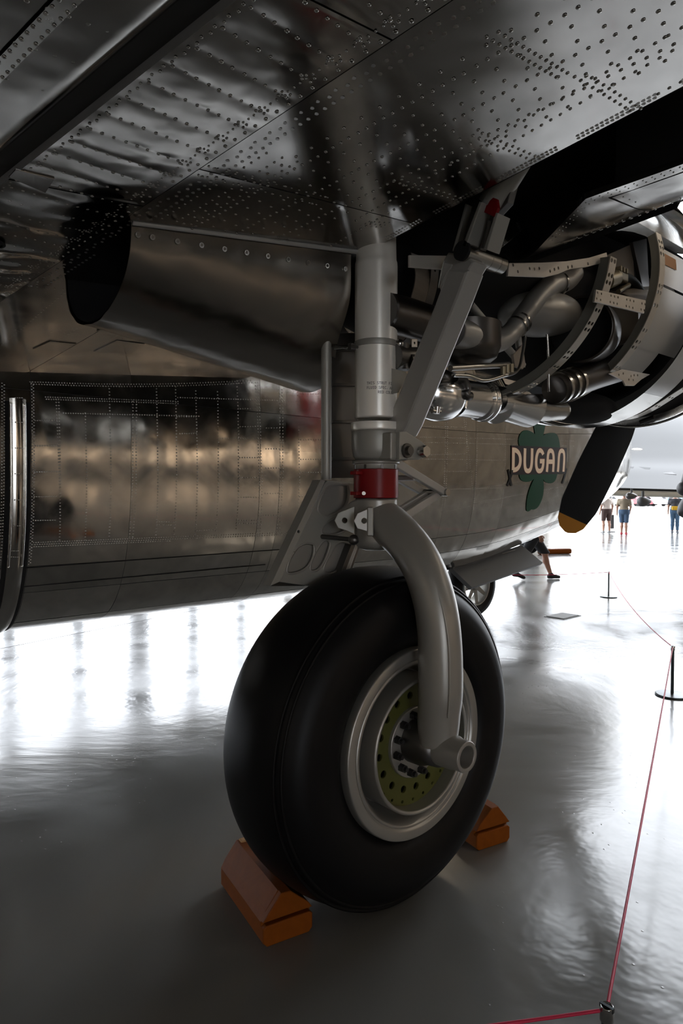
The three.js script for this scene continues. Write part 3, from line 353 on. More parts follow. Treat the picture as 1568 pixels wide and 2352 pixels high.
// ---------------------------------------------------------------- the bomber: main gear
const GZ = -0.06;
{ // tyre and wheel
  const prof = []; const R = 0.69, mid = 0.505, hh = 0.185, hw = 0.25, e = 2 / 2.3;
  for (let i = 0; i <= 60; i++) { const s = lerp(-PI * 0.28, PI * 1.28, i / 60); let r = mid + hh * spow(sin(s), e), h = hw * spow(cos(s), e); prof.push([r, h]); }
  const ribbed = prof.flatMap(([r, h], i) => { const b = (c, w, a) => a * Math.exp(-(((r - c) / w) ** 2)); const k = h > 0 ? b(0.6, 0.006, 0.004) + b(0.575, 0.005, 0.003) + b(0.42, 0.008, 0.005) : 0; return [[r, h + k]]; });
  const g = latheZ(ribbed, 0, 0.68, GZ, 128), p = g.attributes.position; for (let i = 0; i < p.count; i++) { const y = p.getY(i); if (y < 0.002) p.setY(i, 0.002); }
  g.computeVertexNormals();
  const tyre = obj('main_tire', g, M.rubber, bomber);
  obj('tread_edge', latheZ([[0.655, 0.174], [0.662, 0.1765], [0.668, 0.174], [0.662, 0.166]], 0, 0.68, GZ, 128), M.rubber, tyre); obj('tread_edge', latheZ([[0.635, 0.192], [0.642, 0.195], [0.648, 0.191], [0.642, 0.185]], 0, 0.68, GZ, 128), M.rubber, tyre);
  const rim = obj('main_wheel', latheZ([[0.36, -0.235], [0.38, -0.232], [0.382, 0.22], [0.381, 0.236], [0.376, 0.243], [0.345, 0.243], [0.338, 0.24], [0.336, 0.234], [0.331, 0.234], [0.329, 0.239], [0.32, 0.237], [0.306, 0.215], [0.298, 0.18], [0.29, 0.15], [0.276, 0.142], [0.274, 0.1]], 0, 0.68, GZ, 128), M.rim, bomber);
  obj('brake_drum', latheZ([[0.27, 0.1], [0.272, 0.262], [0.27, 0.268], [0.264, 0.27], [0.258, 0.268], [0.255, 0.262], [0.254, 0.2]], 0, 0.68, GZ, 128), M.rim, rim);
  const gs = new THREE.Shape(); gs.absarc(0, 0, 0.256, 0, 2 * PI); const hole = (a, r, q) => { const h = new THREE.Path(); h.absarc(r * cos(a), r * sin(a), q, 0, 2 * PI, true); gs.holes.push(h); };
  for (let i = 0; i < 16; i++) { hole(i / 16 * 2 * PI + 0.1, 0.19, 0.0165); } for (let i = 0; i < 24; i++) hole(i / 24 * 2 * PI, 0.238, 0.008);
  obj('wheel_disc', [new THREE.ExtrudeGeometry(gs, { depth: 0.008, bevelEnabled: true, bevelSize: 0.002, bevelThickness: 0.002, bevelSegments: 2, curveSegments: 24 }).translate(0, 0.68, GZ + 0.2)], M.green, rim);
  obj('disc_backing', latheZ([[0, 0.17], [0.255, 0.17], [0.255, 0.165], [0, 0.165]], 0, 0.68, GZ), M.void, rim);
  const hub = obj('hub_plate', latheZ([[0, 0.226], [0.138, 0.226], [0.142, 0.222], [0.142, 0.21]], 0, 0.68, GZ), M.rim, rim);
  for (let i = 0; i < 12; i++) { const a = i / 12 * 2 * PI + 0.2; obj('hub_bolt', [cyl(V(0.118 * cos(a), 0.68 + 0.118 * sin(a), GZ + 0.225), V(0.118 * cos(a), 0.68 + 0.118 * sin(a), GZ + 0.25), 0.017, 0.016, 6), cyl(V(0.118 * cos(a), 0.68 + 0.118 * sin(a), GZ + 0.25), V(0.118 * cos(a), 0.68 + 0.118 * sin(a), GZ + 0.262), 0.01, 0.009, 12)], M.black, rim); }
  obj('hub_cap', latheZ([[0.09, 0.22], [0.088, 0.28], [0.075, 0.31], [0.07, 0.36], [0, 0.36]], 0, 0.69, GZ), M.darkSteel, rim);
}
const SA = V(0, 0, -0.068), at = (py) => pX(847, py, 0).y, yOf = (py) => pX(847, py, 0).y;
const ring = (pa, pb, r, r2 = r) => cyl(V(0, yOf(pb), SA.z), V(0, yOf(pa), SA.z), r2, r, 64);
const turned = (prof) => new THREE.LatheGeometry(prof.map(([r, py]) => new THREE.Vector2(Math.max(r, 1e-5), yOf(py))), 72).translate(0, 0, SA.z);
const strut = obj('landing_gear_strut', [turned([[0.0, 967], [0.084, 966], [0.089, 960], [0.0895, 620], [0.0885, 612], [0.085, 606], [0.083, 560], [0.083, 470], [0, 470]])], M.strut, bomber);
{
  obj('clamp_band', turned([[0.0895, 804], [0.0925, 803], [0.0925, 791], [0.0895, 790]]), M.casting, strut);
  const cb = pD(808, 797, 2.75); obj('clamp_bolt', [rbox(cb.x - 0.014, cb.x + 0.014, cb.y - 0.014, cb.y + 0.014, cb.z - 0.012, cb.z + 0.012, 0.004), cyl(cb.clone().add(V(-0.02, 0, 0.012)), cb.clone().add(V(0.02, 0, 0.012)), 0.006, 0.006, 10)], M.darkSteel, strut);
  obj('bearing_cap', turned([[0.089, 978], [0.104, 977], [0.107, 974], [0.107, 989], [0.105, 992], [0.09, 993]].reverse()), M.strut, strut);
  const lower = obj('lower_housing', [turned([[0.0, 1063], [0.08, 1062], [0.096, 1050], [0.102, 1035], [0.104, 1012], [0.103, 996], [0.098, 990], [0, 990]])], M.casting, strut);
  // lug block toward the brace, with its hinge pin
  const lug = (zc, th, mt) => obj('pin_lug', plate2([[-0.02, yOf(1060)], [0.1, yOf(1058)], [0.135, yOf(1052)], [0.15, yOf(1040)], [0.14, yOf(1026)], [0.11, yOf(1016)], [0.02, yOf(998)], [-0.02, yOf(1000)]], th, [], 0.004).translate(0, 0, zc - th / 2), mt, strut);
  lug(-0.015, 0.03, M.casting); lug(0.075, 0.022, M.casting);
  obj('lug_web', rbox(-0.05, 0.06, yOf(1060), yOf(1000), -0.06, 0.07, 0.008), M.casting, strut);
  const py = yOf(1040); obj('hinge_pin', [cyl(V(0.105, py, -0.11), V(0.105, py, 0.11), 0.019, 0.019, 24), cyl(V(0.105, py, 0.1), V(0.105, py, 0.125), 0.026, 0.024, 6), cyl(V(0.105, py, 0.03), V(0.105, py, 0.055), 0.027, 0.027, 24)], M.steel, strut);
  obj('pin_nut', [cyl(V(0.02, py, 0.07), V(0.02, py, 0.1), 0.032, 0.03, 12), cyl(V(0.02, py, 0.1), V(0.02, py, 0.115), 0.02, 0.018, 12)], M.darkSteel, strut);
  obj('gland_ring', turned([[0.08, 1067.5], [0.098, 1067], [0.1, 1065], [0.1, 1059], [0.08, 1058.5]]), M.silver, strut);
  obj('gland_nut', turned([[0.08, 1079], [0.0905, 1078.5], [0.0905, 1067]]), M.casting, strut);
  for (let i = 0; i < 8; i++) { const a = i / 8 * 2 * PI + 0.3; obj('nut_slot', box(-0.005, 0.005, yOf(1078), yOf(1069), 0.087, 0.093).rotateY(a).translate(0, 0, SA.z), M.darkSteel, strut); }
  const col = tag(obj('red_collar', turned([[0.08, 1144], [0.0935, 1143.5], [0.0945, 1142], [0.0945, 1080], [0.0935, 1078.7], [0.08, 1078.5]]), M.red, strut), 'red painted sleeve round the strut');
  const bp = pD(835, 1133, 2.735); obj('collar_screw', [cyl(bp, bp.clone().add(V(-0.007, 0, 0.008)), 0.009, 0.008, 12)], M.bright, strut);
  for (const p of [1088, 1133]) { obj('collar_clip', rbox(-0.128, -0.07, yOf(p + 4), yOf(p - 4), -0.09, -0.05, 0.003), M.red, strut); }
  // stencilled lettering, printed on the curved surface
  const cv = document.createElement('canvas'); cv.width = 512; cv.height = 160; const c = cv.getContext('2d'); c.fillStyle = '#0d0c0b'; c.font = '44px monospace'; c.textBaseline = 'middle';
  const put = (s, x, y, w) => { c.save(); c.translate(x, y); c.scale(w / c.measureText(s).width, 1); c.fillText(s, 0, 0); c.fillText(s, 1, 0); c.restore(); };
  put('THIS STRUT FILLED', 10, 30, 485); put('FLUID SPEC. AAF. 3', 10, 80, 500); put('RED COLOR', 165, 130, 260);
  const t = new THREE.CanvasTexture(cv); t.colorSpace = THREE.SRGBColorSpace;
  const aC = Math.atan2(EYE.x, EYE.z - SA.z), N = 20, a0 = aC + Math.asin((824 - 847) / 50), a1 = a0 + 1.72;
  const g = grid((u, v) => { const a = lerp(a0, a1, u); return V(0.0901 * sin(a), lerp(yOf(916), yOf(884), v), SA.z + 0.0901 * cos(a)); }, N, 2), uv = g.attributes.uv; for (let i = 0; i <= N; i++) for (let j = 0; j <= 2; j++) uv.setXY(i * 3 + j, i / N, j / 2);
  tag(rawObj('stencil_text', g, std([1, 1, 1], 0.5, 0.2, { map: t, transparent: true }), strut), 'black stencilled lettering on the strut');
  // torque links
  const L = (a, b, w0, w1, th, name, zs) => { for (const z of zs) { const A = pZ(a[0], a[1], SA.z), B = pZ(b[0], b[1], SA.z), d = B.clone().sub(A).normalize(), n = V(-d.y, d.x, 0); const q = [A.clone().addScaledVector(n, w0), B.clone().addScaledVector(n, w1), B.clone().addScaledVector(n, -w1), A.clone().addScaledVector(n, -w0)]; obj(name, plate2(q.map((p) => [p.x, p.y]), th, [], 0.004).translate(0, 0, SA.z + z), M.brace, strut); } };
  L([884, 1062], [1001, 1131], 0.02, 0.016, 0.02, 'torque_link', [-0.09, 0.04]); L([1001, 1133], [900, 1198], 0.016, 0.02, 0.02, 'torque_link', [-0.06, 0.01]);
  const ap = pZ(1000, 1131, SA.z); obj('link_pin', [cyl(V(ap.x, ap.y, SA.z - 0.1), V(ap.x, ap.y, SA.z + 0.075), 0.017, 0.017, 20)], M.steel, strut);
  const mid = pZ(948, 1098, SA.z); obj('link_web', rbox(mid.x - 0.05, mid.x + 0.02, mid.y - 0.012, mid.y + 0.012, SA.z - 0.08, SA.z + 0.05, 0.006), M.brace, strut);
}
{ // knuckle and curved fork leg
  const leg = obj('fork_leg', [sweep([[846, 1150], [852, 1178], [893, 1206], [942, 1256], [975, 1312], [997, 1380], [1008, 1450], [1011, 1520], [1011, 1590], [1007, 1650], [1006, 1700], [1010, 1730]].map(([x, y]) => pX(x, y, 0)), [0.088, 0.092, 0.088, 0.084, 0.083, 0.083, 0.084, 0.086, 0.086, 0.082, 0.076, 0.05], { n: 90, seg: 40, side: V(1, 0, 0) })], M.silver, bomber);
  obj('knuckle', turned([[0, 1262], [0.05, 1261], [0.075, 1257], [0.086, 1248], [0.089, 1238], [0.0895, 1150], [0.086, 1144], [0, 1144]]), M.silver, leg);
  const b = V(0, 0.695, 0.36); obj('axle_boss', latheZ([[0.041, -0.02], [0.041, 0.06], [0.044, 0.064], [0.056, 0.064], [0.059, 0.06], [0.059, 0.015], [0.064, 0.005], [0.066, -0.09], [0.05, -0.2]], b.x, b.y, b.z, 56), M.silver, leg);
  obj('axle_bore', latheZ([[0, -0.02], [0.042, -0.02], [0.042, 0.055]], b.x, b.y, b.z, 40), M.void, leg);
  obj('weld_seam', sweep([[898, 1180], [948, 1230], [990, 1300], [1022, 1385], [1038, 1470], [1041, 1560], [1037, 1640]].map(([x, y]) => pX(x, y, 0).add(V(-0.045, 0, 0.02))), 0.002, { n: 60, seg: 6 }), M.casting, leg);
  // towing lugs
  for (const [px, py, s, dz] of [[829, 1196, 1, 0.045], [785, 1195, 1.05, -0.02]]) { const p = pD(px, py, px > 800 ? 2.735 : 2.83), f = V(EYE.x, 0, EYE.z).sub(V(p.x, 0, p.z)).normalize(), rt = V(f.z, 0, -f.x);
    const q = plate2([[0.02, -0.055], [0.05, -0.075], [0.05, 0.075], [0.02, 0.06], [-0.015, 0.04], [-0.03, 0], [-0.015, -0.042]].map(([x, y]) => [x * s, y * s * 0.75]), 0.014, [[0.012, 0, 0.011]], 0.002); q.applyMatrix4(new THREE.Matrix4().makeBasis(rt, V(0, 1, 0), f).setPosition(p)); const l = obj('towing_lug', q, px > 800 ? M.pale : M.casting, leg); if (px > 800) obj('weld_pad', rbox(0.024, 0.05, -0.062, 0.056, -0.01, 0.022, 0.006).applyMatrix4(new THREE.Matrix4().makeBasis(rt, V(0, 1, 0), f).setPosition(p)), M.casting, leg); }
  obj('door_rod', sweep([pD(668, 1224, 2.95), pD(735, 1232, 2.88), pD(812, 1240, 2.76)], 0.0095, { n: 12, seg: 12 }), M.darkSteel, leg);
  obj('rod_end', [new THREE.SphereGeometry(0.022, 16, 12).translate(...pD(812, 1240, 2.76).toArray()), new THREE.SphereGeometry(0.017, 16, 12).translate(...pD(668, 1224, 2.95).toArray())], M.darkSteel, leg);
}
{ // side brace: long lower link, forked joint, upper link into the bay
  const X = 0.1, P = (px, py) => pX(px, py, X);
  const taper = (pts, th, holes = [], b = 0.012) => { const q = (a) => { const p = P(a[0], a[1]); return [-p.z, p.y]; }; return plate2(pts.map(q), th, holes.map((h) => Array.isArray(h[0]) ? h.map(q) : (([x, y, r]) => { const p = P(x, y); return [-p.z, p.y, sizeAt(p, r)]; })(h)), b).rotateY(PI / 2).translate(X - th, 0, 0); };
  const br = obj('side_brace', [taper([[915, 985], [1030, 710], [1060, 628], [1092, 628], [1108, 632], [1086, 690], [968, 978], [955, 1002], [940, 1012], [928, 1010]], 0.075)], M.brace, bomber);
  obj('brace_cuff', [taper([[1058, 590], [1100, 596], [1118, 612], [1105, 634], [1040, 632], [1048, 606]], 0.07, [], 0.008), taper([[1052, 612], [1070, 618], [1046, 680], [1042, 668]], 0.085, [], 0.003)], M.brace, br);
  obj('weld_bead', sweep([P(1054, 612), P(1046, 645), P(1042, 672), P(1056, 645), P(1070, 622)].map((p) => p.add(V(-0.09, 0, 0))), 0.0025, { n: 30, seg: 6 }), M.casting, br);
  const j0 = P(1085, 592).add(V(-0.09, 0, -0.02)), j1 = P(1146, 592).add(V(0.06, 0, 0)); const ja = V(1, 0, 0).multiplyScalar(1), jc = P(1098, 590);
  obj('joint_pin', [cyl(jc.clone().add(V(-0.1, 0, 0)), jc.clone().add(V(0.05, 0, 0)), 0.035, 0.035, 32), cyl(jc.clone().add(V(0.05, 0, 0)), jc.clone().add(V(0.1, 0, 0)), 0.036, 0.036, 32), cyl(jc.clone().add(V(0.105, 0, 0)), jc.clone().add(V(0.145, 0, 0)), 0.034, 0.034, 32)], M.steel, br);
  obj('pin_bore', cyl(jc.clone().add(V(-0.103, 0, 0)), jc.clone().add(V(-0.09, 0, 0)), 0.036, 0.036, 32), M.void, br);
  const up = obj('upper_link', [taper([[1060, 600], [1092, 470], [1150, 395], [1198, 395], [1178, 470], [1150, 500], [1118, 570], [1100, 610]], 0.03, [], 0.004)], M.darkSteel, bomber);
  obj('link_flange', [taper([[1100, 580], [1140, 480], [1146, 482], [1108, 584]], 0.1, [], 0.003), taper([[1138, 582], [1165, 500], [1171, 502], [1146, 584]], 0.07, [], 0.003), taper([[1062, 585], [1092, 478], [1097, 480], [1068, 588]], 0.06, [], 0.003)], M.casting, up);
  obj('link_tube', sweep([P(1138, 478), P(1160, 440), P(1188, 395), P(1215, 350)].map((p) => p.add(V(-0.03, 0, 0))), 0.05, { n: 12, seg: 24 }), M.casting, up);
  tag(obj('lock_plate', taper([[1139, 500], [1145, 480], [1160, 467], [1168, 470], [1171, 490], [1163, 511]], 0.012, [], 0.002).translate(-0.06, 0, 0), M.red, up), 'red painted lock plate');
  obj('lock_rod', [cyl(P(1146, 515).add(V(-0.05, 0, 0)), P(1124, 575).add(V(-0.03, 0, 0)), 0.012, 0.012, 16), cyl(P(1158, 515).add(V(-0.04, 0, 0)), P(1142, 575).add(V(-0.02, 0, 0)), 0.006, 0.006, 12)], M.darkSteel, up);
  obj('bay_gusset', plateZ([[1165, 505], [1214, 517], [1150, 570], [1146, 540]], 0.25, 0.006), M.alu, up);
}
{ // gear leg door behind the strut: pressed lower panel and long upper strip
  const Z = -0.24, oval = (pts) => { const c = new THREE.CatmullRomCurve3(pts.map(([x, y]) => V(x, y, 0)), true, 'catmullrom', 0.6); return c.getPoints(40).map((p) => [p.x, p.y]); };
  const pockets = [oval([[742, 1132], [756, 1116], [790, 1112], [800, 1122], [798, 1150], [784, 1170], [752, 1186], [732, 1178], [730, 1160]]), oval([[738, 1215], [760, 1192], [790, 1186], [802, 1196], [798, 1212], [775, 1226], [745, 1228]]), oval([[672, 1272], [690, 1252], [712, 1248], [721, 1258], [716, 1284], [698, 1308], [664, 1318], [659, 1302]]), oval([[722, 1272], [742, 1242], [756, 1244], [755, 1262], [738, 1300], [720, 1312], [711, 1304]]), oval([[758, 1272], [775, 1248], [795, 1246], [800, 1262], [790, 1292], [768, 1314], [748, 1316], [743, 1302]])];
  const door = obj('gear_door', plateZ([[636, 1336], [744, 1112], [752, 1104], [830, 1112], [826, 1240], [790, 1345], [700, 1345]], Z, 0.004, pockets, 0.003), M.casting, bomber);
  pockets.forEach((q, i) => { obj('pressed_pocket', [plateZ(q, Z - 0.016, 0.004), sweepLoop(q.map((p) => pZ(p[0], p[1], Z - 0.002)), 0.0065), sweepLoop(q.map((p) => pZ(p[0], p[1], Z - 0.013)), 0.006)], M.silver, door); }); door.material = M.casting;
  obj('door_edge', plateZ([[620, 1346], [735, 1102], [746, 1104], [642, 1336]], Z + 0.03, 0.05, [[685, 1221, 5]], 0.002), M.casting, door); obj('edge_hole', cyl(pZ(685, 1221, Z + 0.02), pZ(685, 1221, Z + 0.006), 0.009, 0.009, 16), M.void, door);
  obj('door_edge', plateZ([[806, 1250], [816, 1252], [780, 1345], [770, 1345]], Z + 0.03, 0.04, [], 0.002), M.darkSteel, door);
  obj('outer_skin', plateZ([[622, 1346], [736, 1102], [840, 1112], [836, 1230], [795, 1345]], Z - 0.03, 0.006), M.darkSteel, door);
  const up = obj('strut_fairing', [plateZ([[760, 765], [836, 765], [836, 1098], [760, 1098]], Z - 0.02, 0.004)], M.darkSteel, bomber);
  obj('fairing_edge', sweep([pZ(749, 764, Z), pZ(749, 930, Z), pZ(749, 1102, Z)], 0.022, { n: 12, seg: 24 }), M.casting, up);
  obj('fairing_rib', [800, 880, 965, 1050].map((y) => plateZ([[762, y], [836, y], [836, y + 7], [762, y + 7]], Z - 0.004, 0.012)), M.darkSteel, up);
  obj('top_fitting', [plateZ([[752, 690], [778, 680], [780, 745], [800, 764], [738, 764], [745, 742]], Z + 0.01, 0.03), plateZ([[765, 742], [782, 738], [797, 762], [748, 764]], Z + 0.03, 0.01)], M.darkSteel, up);
  tag(obj('bright_tab', plateZ([[714, 745], [728, 730], [738, 738], [734, 765], [722, 758]], Z - 0.02, 0.004), std([0.4, 0.42, 0.44], 0.4, 0.3), up), 'small pale torn tab');
  obj('fairing_clip', [cyl(pZ(764, 800, Z + 0.02), pZ(800, 796, Z + 0.03), 0.008, 0.008, 10), cyl(pZ(768, 795, Z + 0.02), pZ(795, 800, Z + 0.03), 0.006, 0.006, 10)], M.steel, up);
}
function sweepLoop(pts, r) { return new THREE.TubeGeometry(new THREE.CatmullRomCurve3(pts, true), 80, r, 8, true); }

// ---------------------------------------------------------------- the bomber: inboard nacelle
{ // open-ended tail fairing under the wing
  const sec = (x, t, o = 0) => { const k = clamp((x + 1) / 1, 0, 1.2), zc = lerp(-0.555, -0.5, k), hw = lerp(0.325, 0.405, k) + o, h = lerp(0.245, 0.5, k) + o, tp = wingY(x, -0.5) - 0.01, c = cos(t), s = sin(t); return V(x, tp + 0.03 * (c > 0 ? c : 0) - h * Math.pow(Math.abs(s), 0.85), zc + hw * spow(c, 0.9)); };
  const xf = (t) => 0.02 - 0.12 * Math.exp(-((t / 0.5) ** 2)) - 0.1 * Math.exp(-(((t - 0.75) / 0.42) ** 2)), f = obj('nacelle_fairing', [grid((u, v) => { const t = lerp(0.0, PI, v), x = lerp(-1.0, xf(t), u); const p = sec(x, t); p.addScaledVector(V(0, -sin(t), cos(t)), 0.003 * noise(x * 5, t * 2.2) + 0.002 * noise(x * 14, t * 5, 3) + (t > 1.2 ? 0.004 * noise(x * 9, t * 6, 7) : 0)); return p; }, 60, 80, (p) => [p.x, p.y + p.z]), grid((u, v) => sec(lerp(-1.0, xf(lerp(0, PI, v)), u), lerp(0.0, PI, v), -0.004), 30, 40)], std([0.28, 0.26, 0.235], 0.26, 1), bomber);
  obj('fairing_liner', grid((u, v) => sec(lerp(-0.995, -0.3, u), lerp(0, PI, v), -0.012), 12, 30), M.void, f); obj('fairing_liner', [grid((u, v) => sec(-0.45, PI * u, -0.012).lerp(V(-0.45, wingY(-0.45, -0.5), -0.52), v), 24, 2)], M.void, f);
  const a = pD(305, 517, pW(305, 515).clone().sub(EYE).dot(LOOK)), fl = (px, py) => { const p = pW(px, py); return p; };
  const e0 = sec(-1.0, 0), e1 = sec(-0.08, 0);
  obj('attach_flange', sweep([e0, e0.clone().lerp(e1, 0.5), e1].map((p) => p.add(V(0, -0.002, 0.006))), 0.011, { n: 10, seg: 4 }), std([0.45, 0.45, 0.44], 0.4, 0.6), f);
  for (let i = 0; i < 11; i++) { const x = i === 0 ? -0.98 : -0.93 + (i - 1) * 0.0885, p = sec(x, 0.12); obj('fairing_bolt', [cyl(p, p.clone().add(V(0, -0.001, 0.006)), 0.0105, 0.0095, 16), cyl(p.clone().add(V(0, 0, 0.006)), p.clone().add(V(0, 0, 0.008)), 0.006, 0.006, 12)], M.steel, f); }
}
{
  const NC = V(0, 2.92, -0.43), ell = (x, t, a = 0.77, b = 0.72) => V(x, NC.y - b * sin(t), NC.z + a * cos(t)), out = (p) => V(0, (p.y - NC.y) / 0.52, (p.z - NC.z) / 0.59).normalize();
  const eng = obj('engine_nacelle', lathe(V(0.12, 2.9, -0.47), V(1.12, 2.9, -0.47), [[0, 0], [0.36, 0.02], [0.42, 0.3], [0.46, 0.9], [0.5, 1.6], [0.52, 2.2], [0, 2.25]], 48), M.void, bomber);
  const holes = (n, r = 0.0105, skip = 1) => { const h = []; for (let i = 0; i < n; i++) if (i % 5 < 3) for (const w of [-0.24, 0.24]) h.push([(i + 0.7) / (n + 0.4), w + 0.03 * (i % 2), r]); return h; };
  const arc = (x, t0, t1, a, b) => Array.from({ length: 24 }, (_, i) => ell(x, lerp(t0, t1, i / 23), a, b));
  obj('nacelle_frame', bentStrip(arc(1.2, 0.12, 2.2, 0.79, 0.72), V(1, 0, 0), 0.062, 0.005, holes(34), out), M.frame, bomber);
  obj('nacelle_frame', bentStrip(arc(1.75, -0.25, 2.3, 0.78, 0.71), V(1, 0, 0), 0.062, 0.005, holes(38), out), M.frame, bomber);
  const web = (x, t0, t1) => grid((u, v) => { const p = ell(x, lerp(t0, t1, u), 0.785, 0.715); return p.addScaledVector(out(p), -0.05 * v); }, 40, 2);
  obj('frame_web', [web(1.175, 0.12, 2.2)], M.chromate, bomber); obj('frame_web', [web(1.725, -0.25, 2.3)], M.chromate, bomber);
  // longerons with lightening holes
  const hp = (list, r) => list.map(([x, y]) => [x, y, r]);
  obj('longeron', plateZ([[1168, 604], [1240, 603], [1300, 600], [1352, 592], [1392, 580], [1394, 590], [1375, 606], [1345, 614], [1310, 618], [1280, 630], [1250, 637], [1165, 634]], 0.3, 0.006, hp([[1177, 609], [1188, 624], [1215, 617], [1226, 618], [1237, 617], [1262, 623], [1272, 619], [1281, 616], [1303, 614], [1312, 612], [1349, 606]], 4.6)), M.frame, bomber);
  obj('longeron', plateZ([[940, 586], [1072, 588], [1068, 622], [990, 618], [940, 614]], 0.24, 0.006, hp([[1032, 604], [1047, 604]], 5)), M.frame, bomber);
  obj('cross_channel', plateZ([[1368, 665], [1482, 690], [1478, 720], [1364, 693]], 0.335, 0.008, hp([[1371, 672], [1380, 675], [1369, 686], [1378, 689], [1402, 679], [1410, 681], [1418, 683], [1400, 694], [1408, 696], [1416, 698], [1438, 688], [1446, 690], [1454, 692], [1437, 703], [1444, 705], [1452, 707], [1473, 697], [1480, 699], [1471, 711], [1478, 713]], 3.6)), M.frame, bomber);
  obj('bottom_channel', bentStrip([ell(1.2, 2.1, 0.79, 0.72), ell(1.47, 2.1, 0.785, 0.715), ell(1.78, 2.1, 0.78, 0.71)], V(0, 0, 1), 0.05, 0.006, rowOf([0.1, 0], [0.9, 0], 8).map(([s]) => [s, 0.1, 0.006]), () => V(0, -1, 0)), M.frame, bomber);
  obj('hinge_bracket', plateZ([[1398, 858], [1428, 848], [1492, 860], [1472, 872], [1456, 886], [1436, 886], [1430, 874]], 0.1, 0.006, hp([[1420, 861], [1430, 858], [1448, 864], [1455, 862], [1463, 862], [1443, 872], [1453, 873]], 3.4)), M.frame, bomber);
  // aft frame beside the strut
  obj('firewall_frame', bentStrip([[966, 588], [976, 640], [962, 700], [940, 745], [903, 796]].map(([x, y]) => pX(x, y, 0.25)), V(1, 0, 0), 0.13, 0.006, [], (p) => out(p)), M.tan, bomber);
  obj('frame_flange', bentStrip([[990, 590], [986, 650], [968, 712], [940, 762], [905, 800]].map(([x, y]) => pX(x, y, 0.3)), V(1, 0, 0), 0.05, 0.03, [[0.08, 0, 0.006], [0.5, 0, 0.006], [0.75, 0, 0.006]], (p) => out(p)), M.darkSteel, bomber);
  // side panels toward the cowl
  const sector = (x0, x1, t0, t1, a, b, nx = 10, nt = 40) => grid((u, v) => ell(lerp(x0, x1, u), lerp(t0, t1, v), a, b), nx, nt, (p) => [p.x, p.y + p.z]);
  obj('side_panel', sector(1.78, 2.28, -0.16, 0.12, 0.765, 0.7), M.pale, bomber); obj('side_panel', sector(1.78, 2.3, 0.14, 0.62, 0.765, 0.7), M.pale, bomber); obj('side_panel', sector(1.8, 2.1, 0.62, 0.86, 0.76, 0.69), M.pale, bomber);
  tag(obj('paper_label', sector(1.82, 1.97, -0.12, -0.03, 0.768, 0.703, 4, 6), std([0.4, 0.22, 0.12], 0.8), bomber), 'small brown paper label');
  const ck = (u, o) => 0.83 - o + 0.03 * sin(u * PI) - 0.16 * Math.pow(u, 5), cowlSkin = (u0, t0, t1, o) => grid((u, v) => { const w = lerp(u0, 1, u), k = ck(w, o); return ell(lerp(2.42, 3.32, w), lerp(t0, t1, v), k, k * 0.93); }, 20, 70, (p) => [p.x, p.y + p.z]);
  const cowl = obj('engine_cowl', [cowlSkin(0, 2.6, 2 * PI + 0.45, 0), cowlSkin(0, 2.6, 2 * PI + 0.45, 0.015)], M.bright, bomber);
  obj('cowl_lip', [cowlSkin(0.82, 0.45, 2.6, 0), cowlSkin(0.82, 0.45, 2.6, 0.02)], M.alu, cowl); obj('lip_edge', new THREE.TubeGeometry(new THREE.CatmullRomCurve3(Array.from({ length: 24 }, (_, i) => ell(lerp(2.42, 3.32, 0.82), lerp(0.45, 2.6, i / 23), ck(0.82, 0.008), ck(0.82, 0.008) * 0.93))), 80, 0.01, 10), M.bright, cowl);
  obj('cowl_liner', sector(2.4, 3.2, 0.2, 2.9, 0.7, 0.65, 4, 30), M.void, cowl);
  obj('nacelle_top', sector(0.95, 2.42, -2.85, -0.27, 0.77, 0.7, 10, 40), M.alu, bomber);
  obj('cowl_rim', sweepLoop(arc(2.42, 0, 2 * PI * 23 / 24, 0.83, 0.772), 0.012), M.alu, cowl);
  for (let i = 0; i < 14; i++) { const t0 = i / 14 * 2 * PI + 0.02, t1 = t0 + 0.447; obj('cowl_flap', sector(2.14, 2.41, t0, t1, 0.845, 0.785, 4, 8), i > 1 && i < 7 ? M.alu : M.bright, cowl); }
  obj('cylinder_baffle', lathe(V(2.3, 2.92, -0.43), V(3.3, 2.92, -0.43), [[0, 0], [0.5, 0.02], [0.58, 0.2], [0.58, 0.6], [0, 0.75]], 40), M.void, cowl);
  obj('chin_bracket', bentStrip([ell(2.8, 1.9, 0.76, 0.7), ell(2.8, 1.4, 0.76, 0.7), ell(2.8, 0.8, 0.76, 0.7)], V(1, 0, 0), 0.09, 0.005, holes(8), out), M.frame, cowl);
  // plumbing
  const T = (pts, Z) => pts.map(([x, y, dz = 0]) => pZ(x, y, Z + dz));
  const duct = obj('intake_duct', sweep(T([[1040, 762], [1075, 772], [1110, 786], [1145, 784], [1172, 765], [1200, 728], [1235, 682], [1270, 652], [1300, 645], [1318, 625]], 0.02), [0.07, 0.066, 0.06, 0.052, 0.05, 0.05, 0.052, 0.054, 0.055, 0.055], { n: 90, seg: 32 }), M.satin, bomber);
  for (const [a, b] of [[[1176, 744], [1196, 756]], [[1186, 734], [1204, 746]]]) { const p = pZ((a[0] + b[0]) / 2, (a[1] + b[1]) / 2, 0.02), d = pZ(1210, 715, 0.02).sub(pZ(1165, 772, 0.02)).normalize(); obj('duct_clamp', cyl(p.clone().addScaledVector(d, -0.006), p.clone().addScaledVector(d, 0.006), 0.057, 0.057, 32), M.steel, duct); }
  { const p = pZ(1283, 652, 0.02), d = V(1, 0.25, 0).normalize(); obj('duct_clamp', cyl(p.clone().addScaledVector(d, -0.008), p.clone().addScaledVector(d, 0.008), 0.06, 0.06, 32), M.steel, duct); }
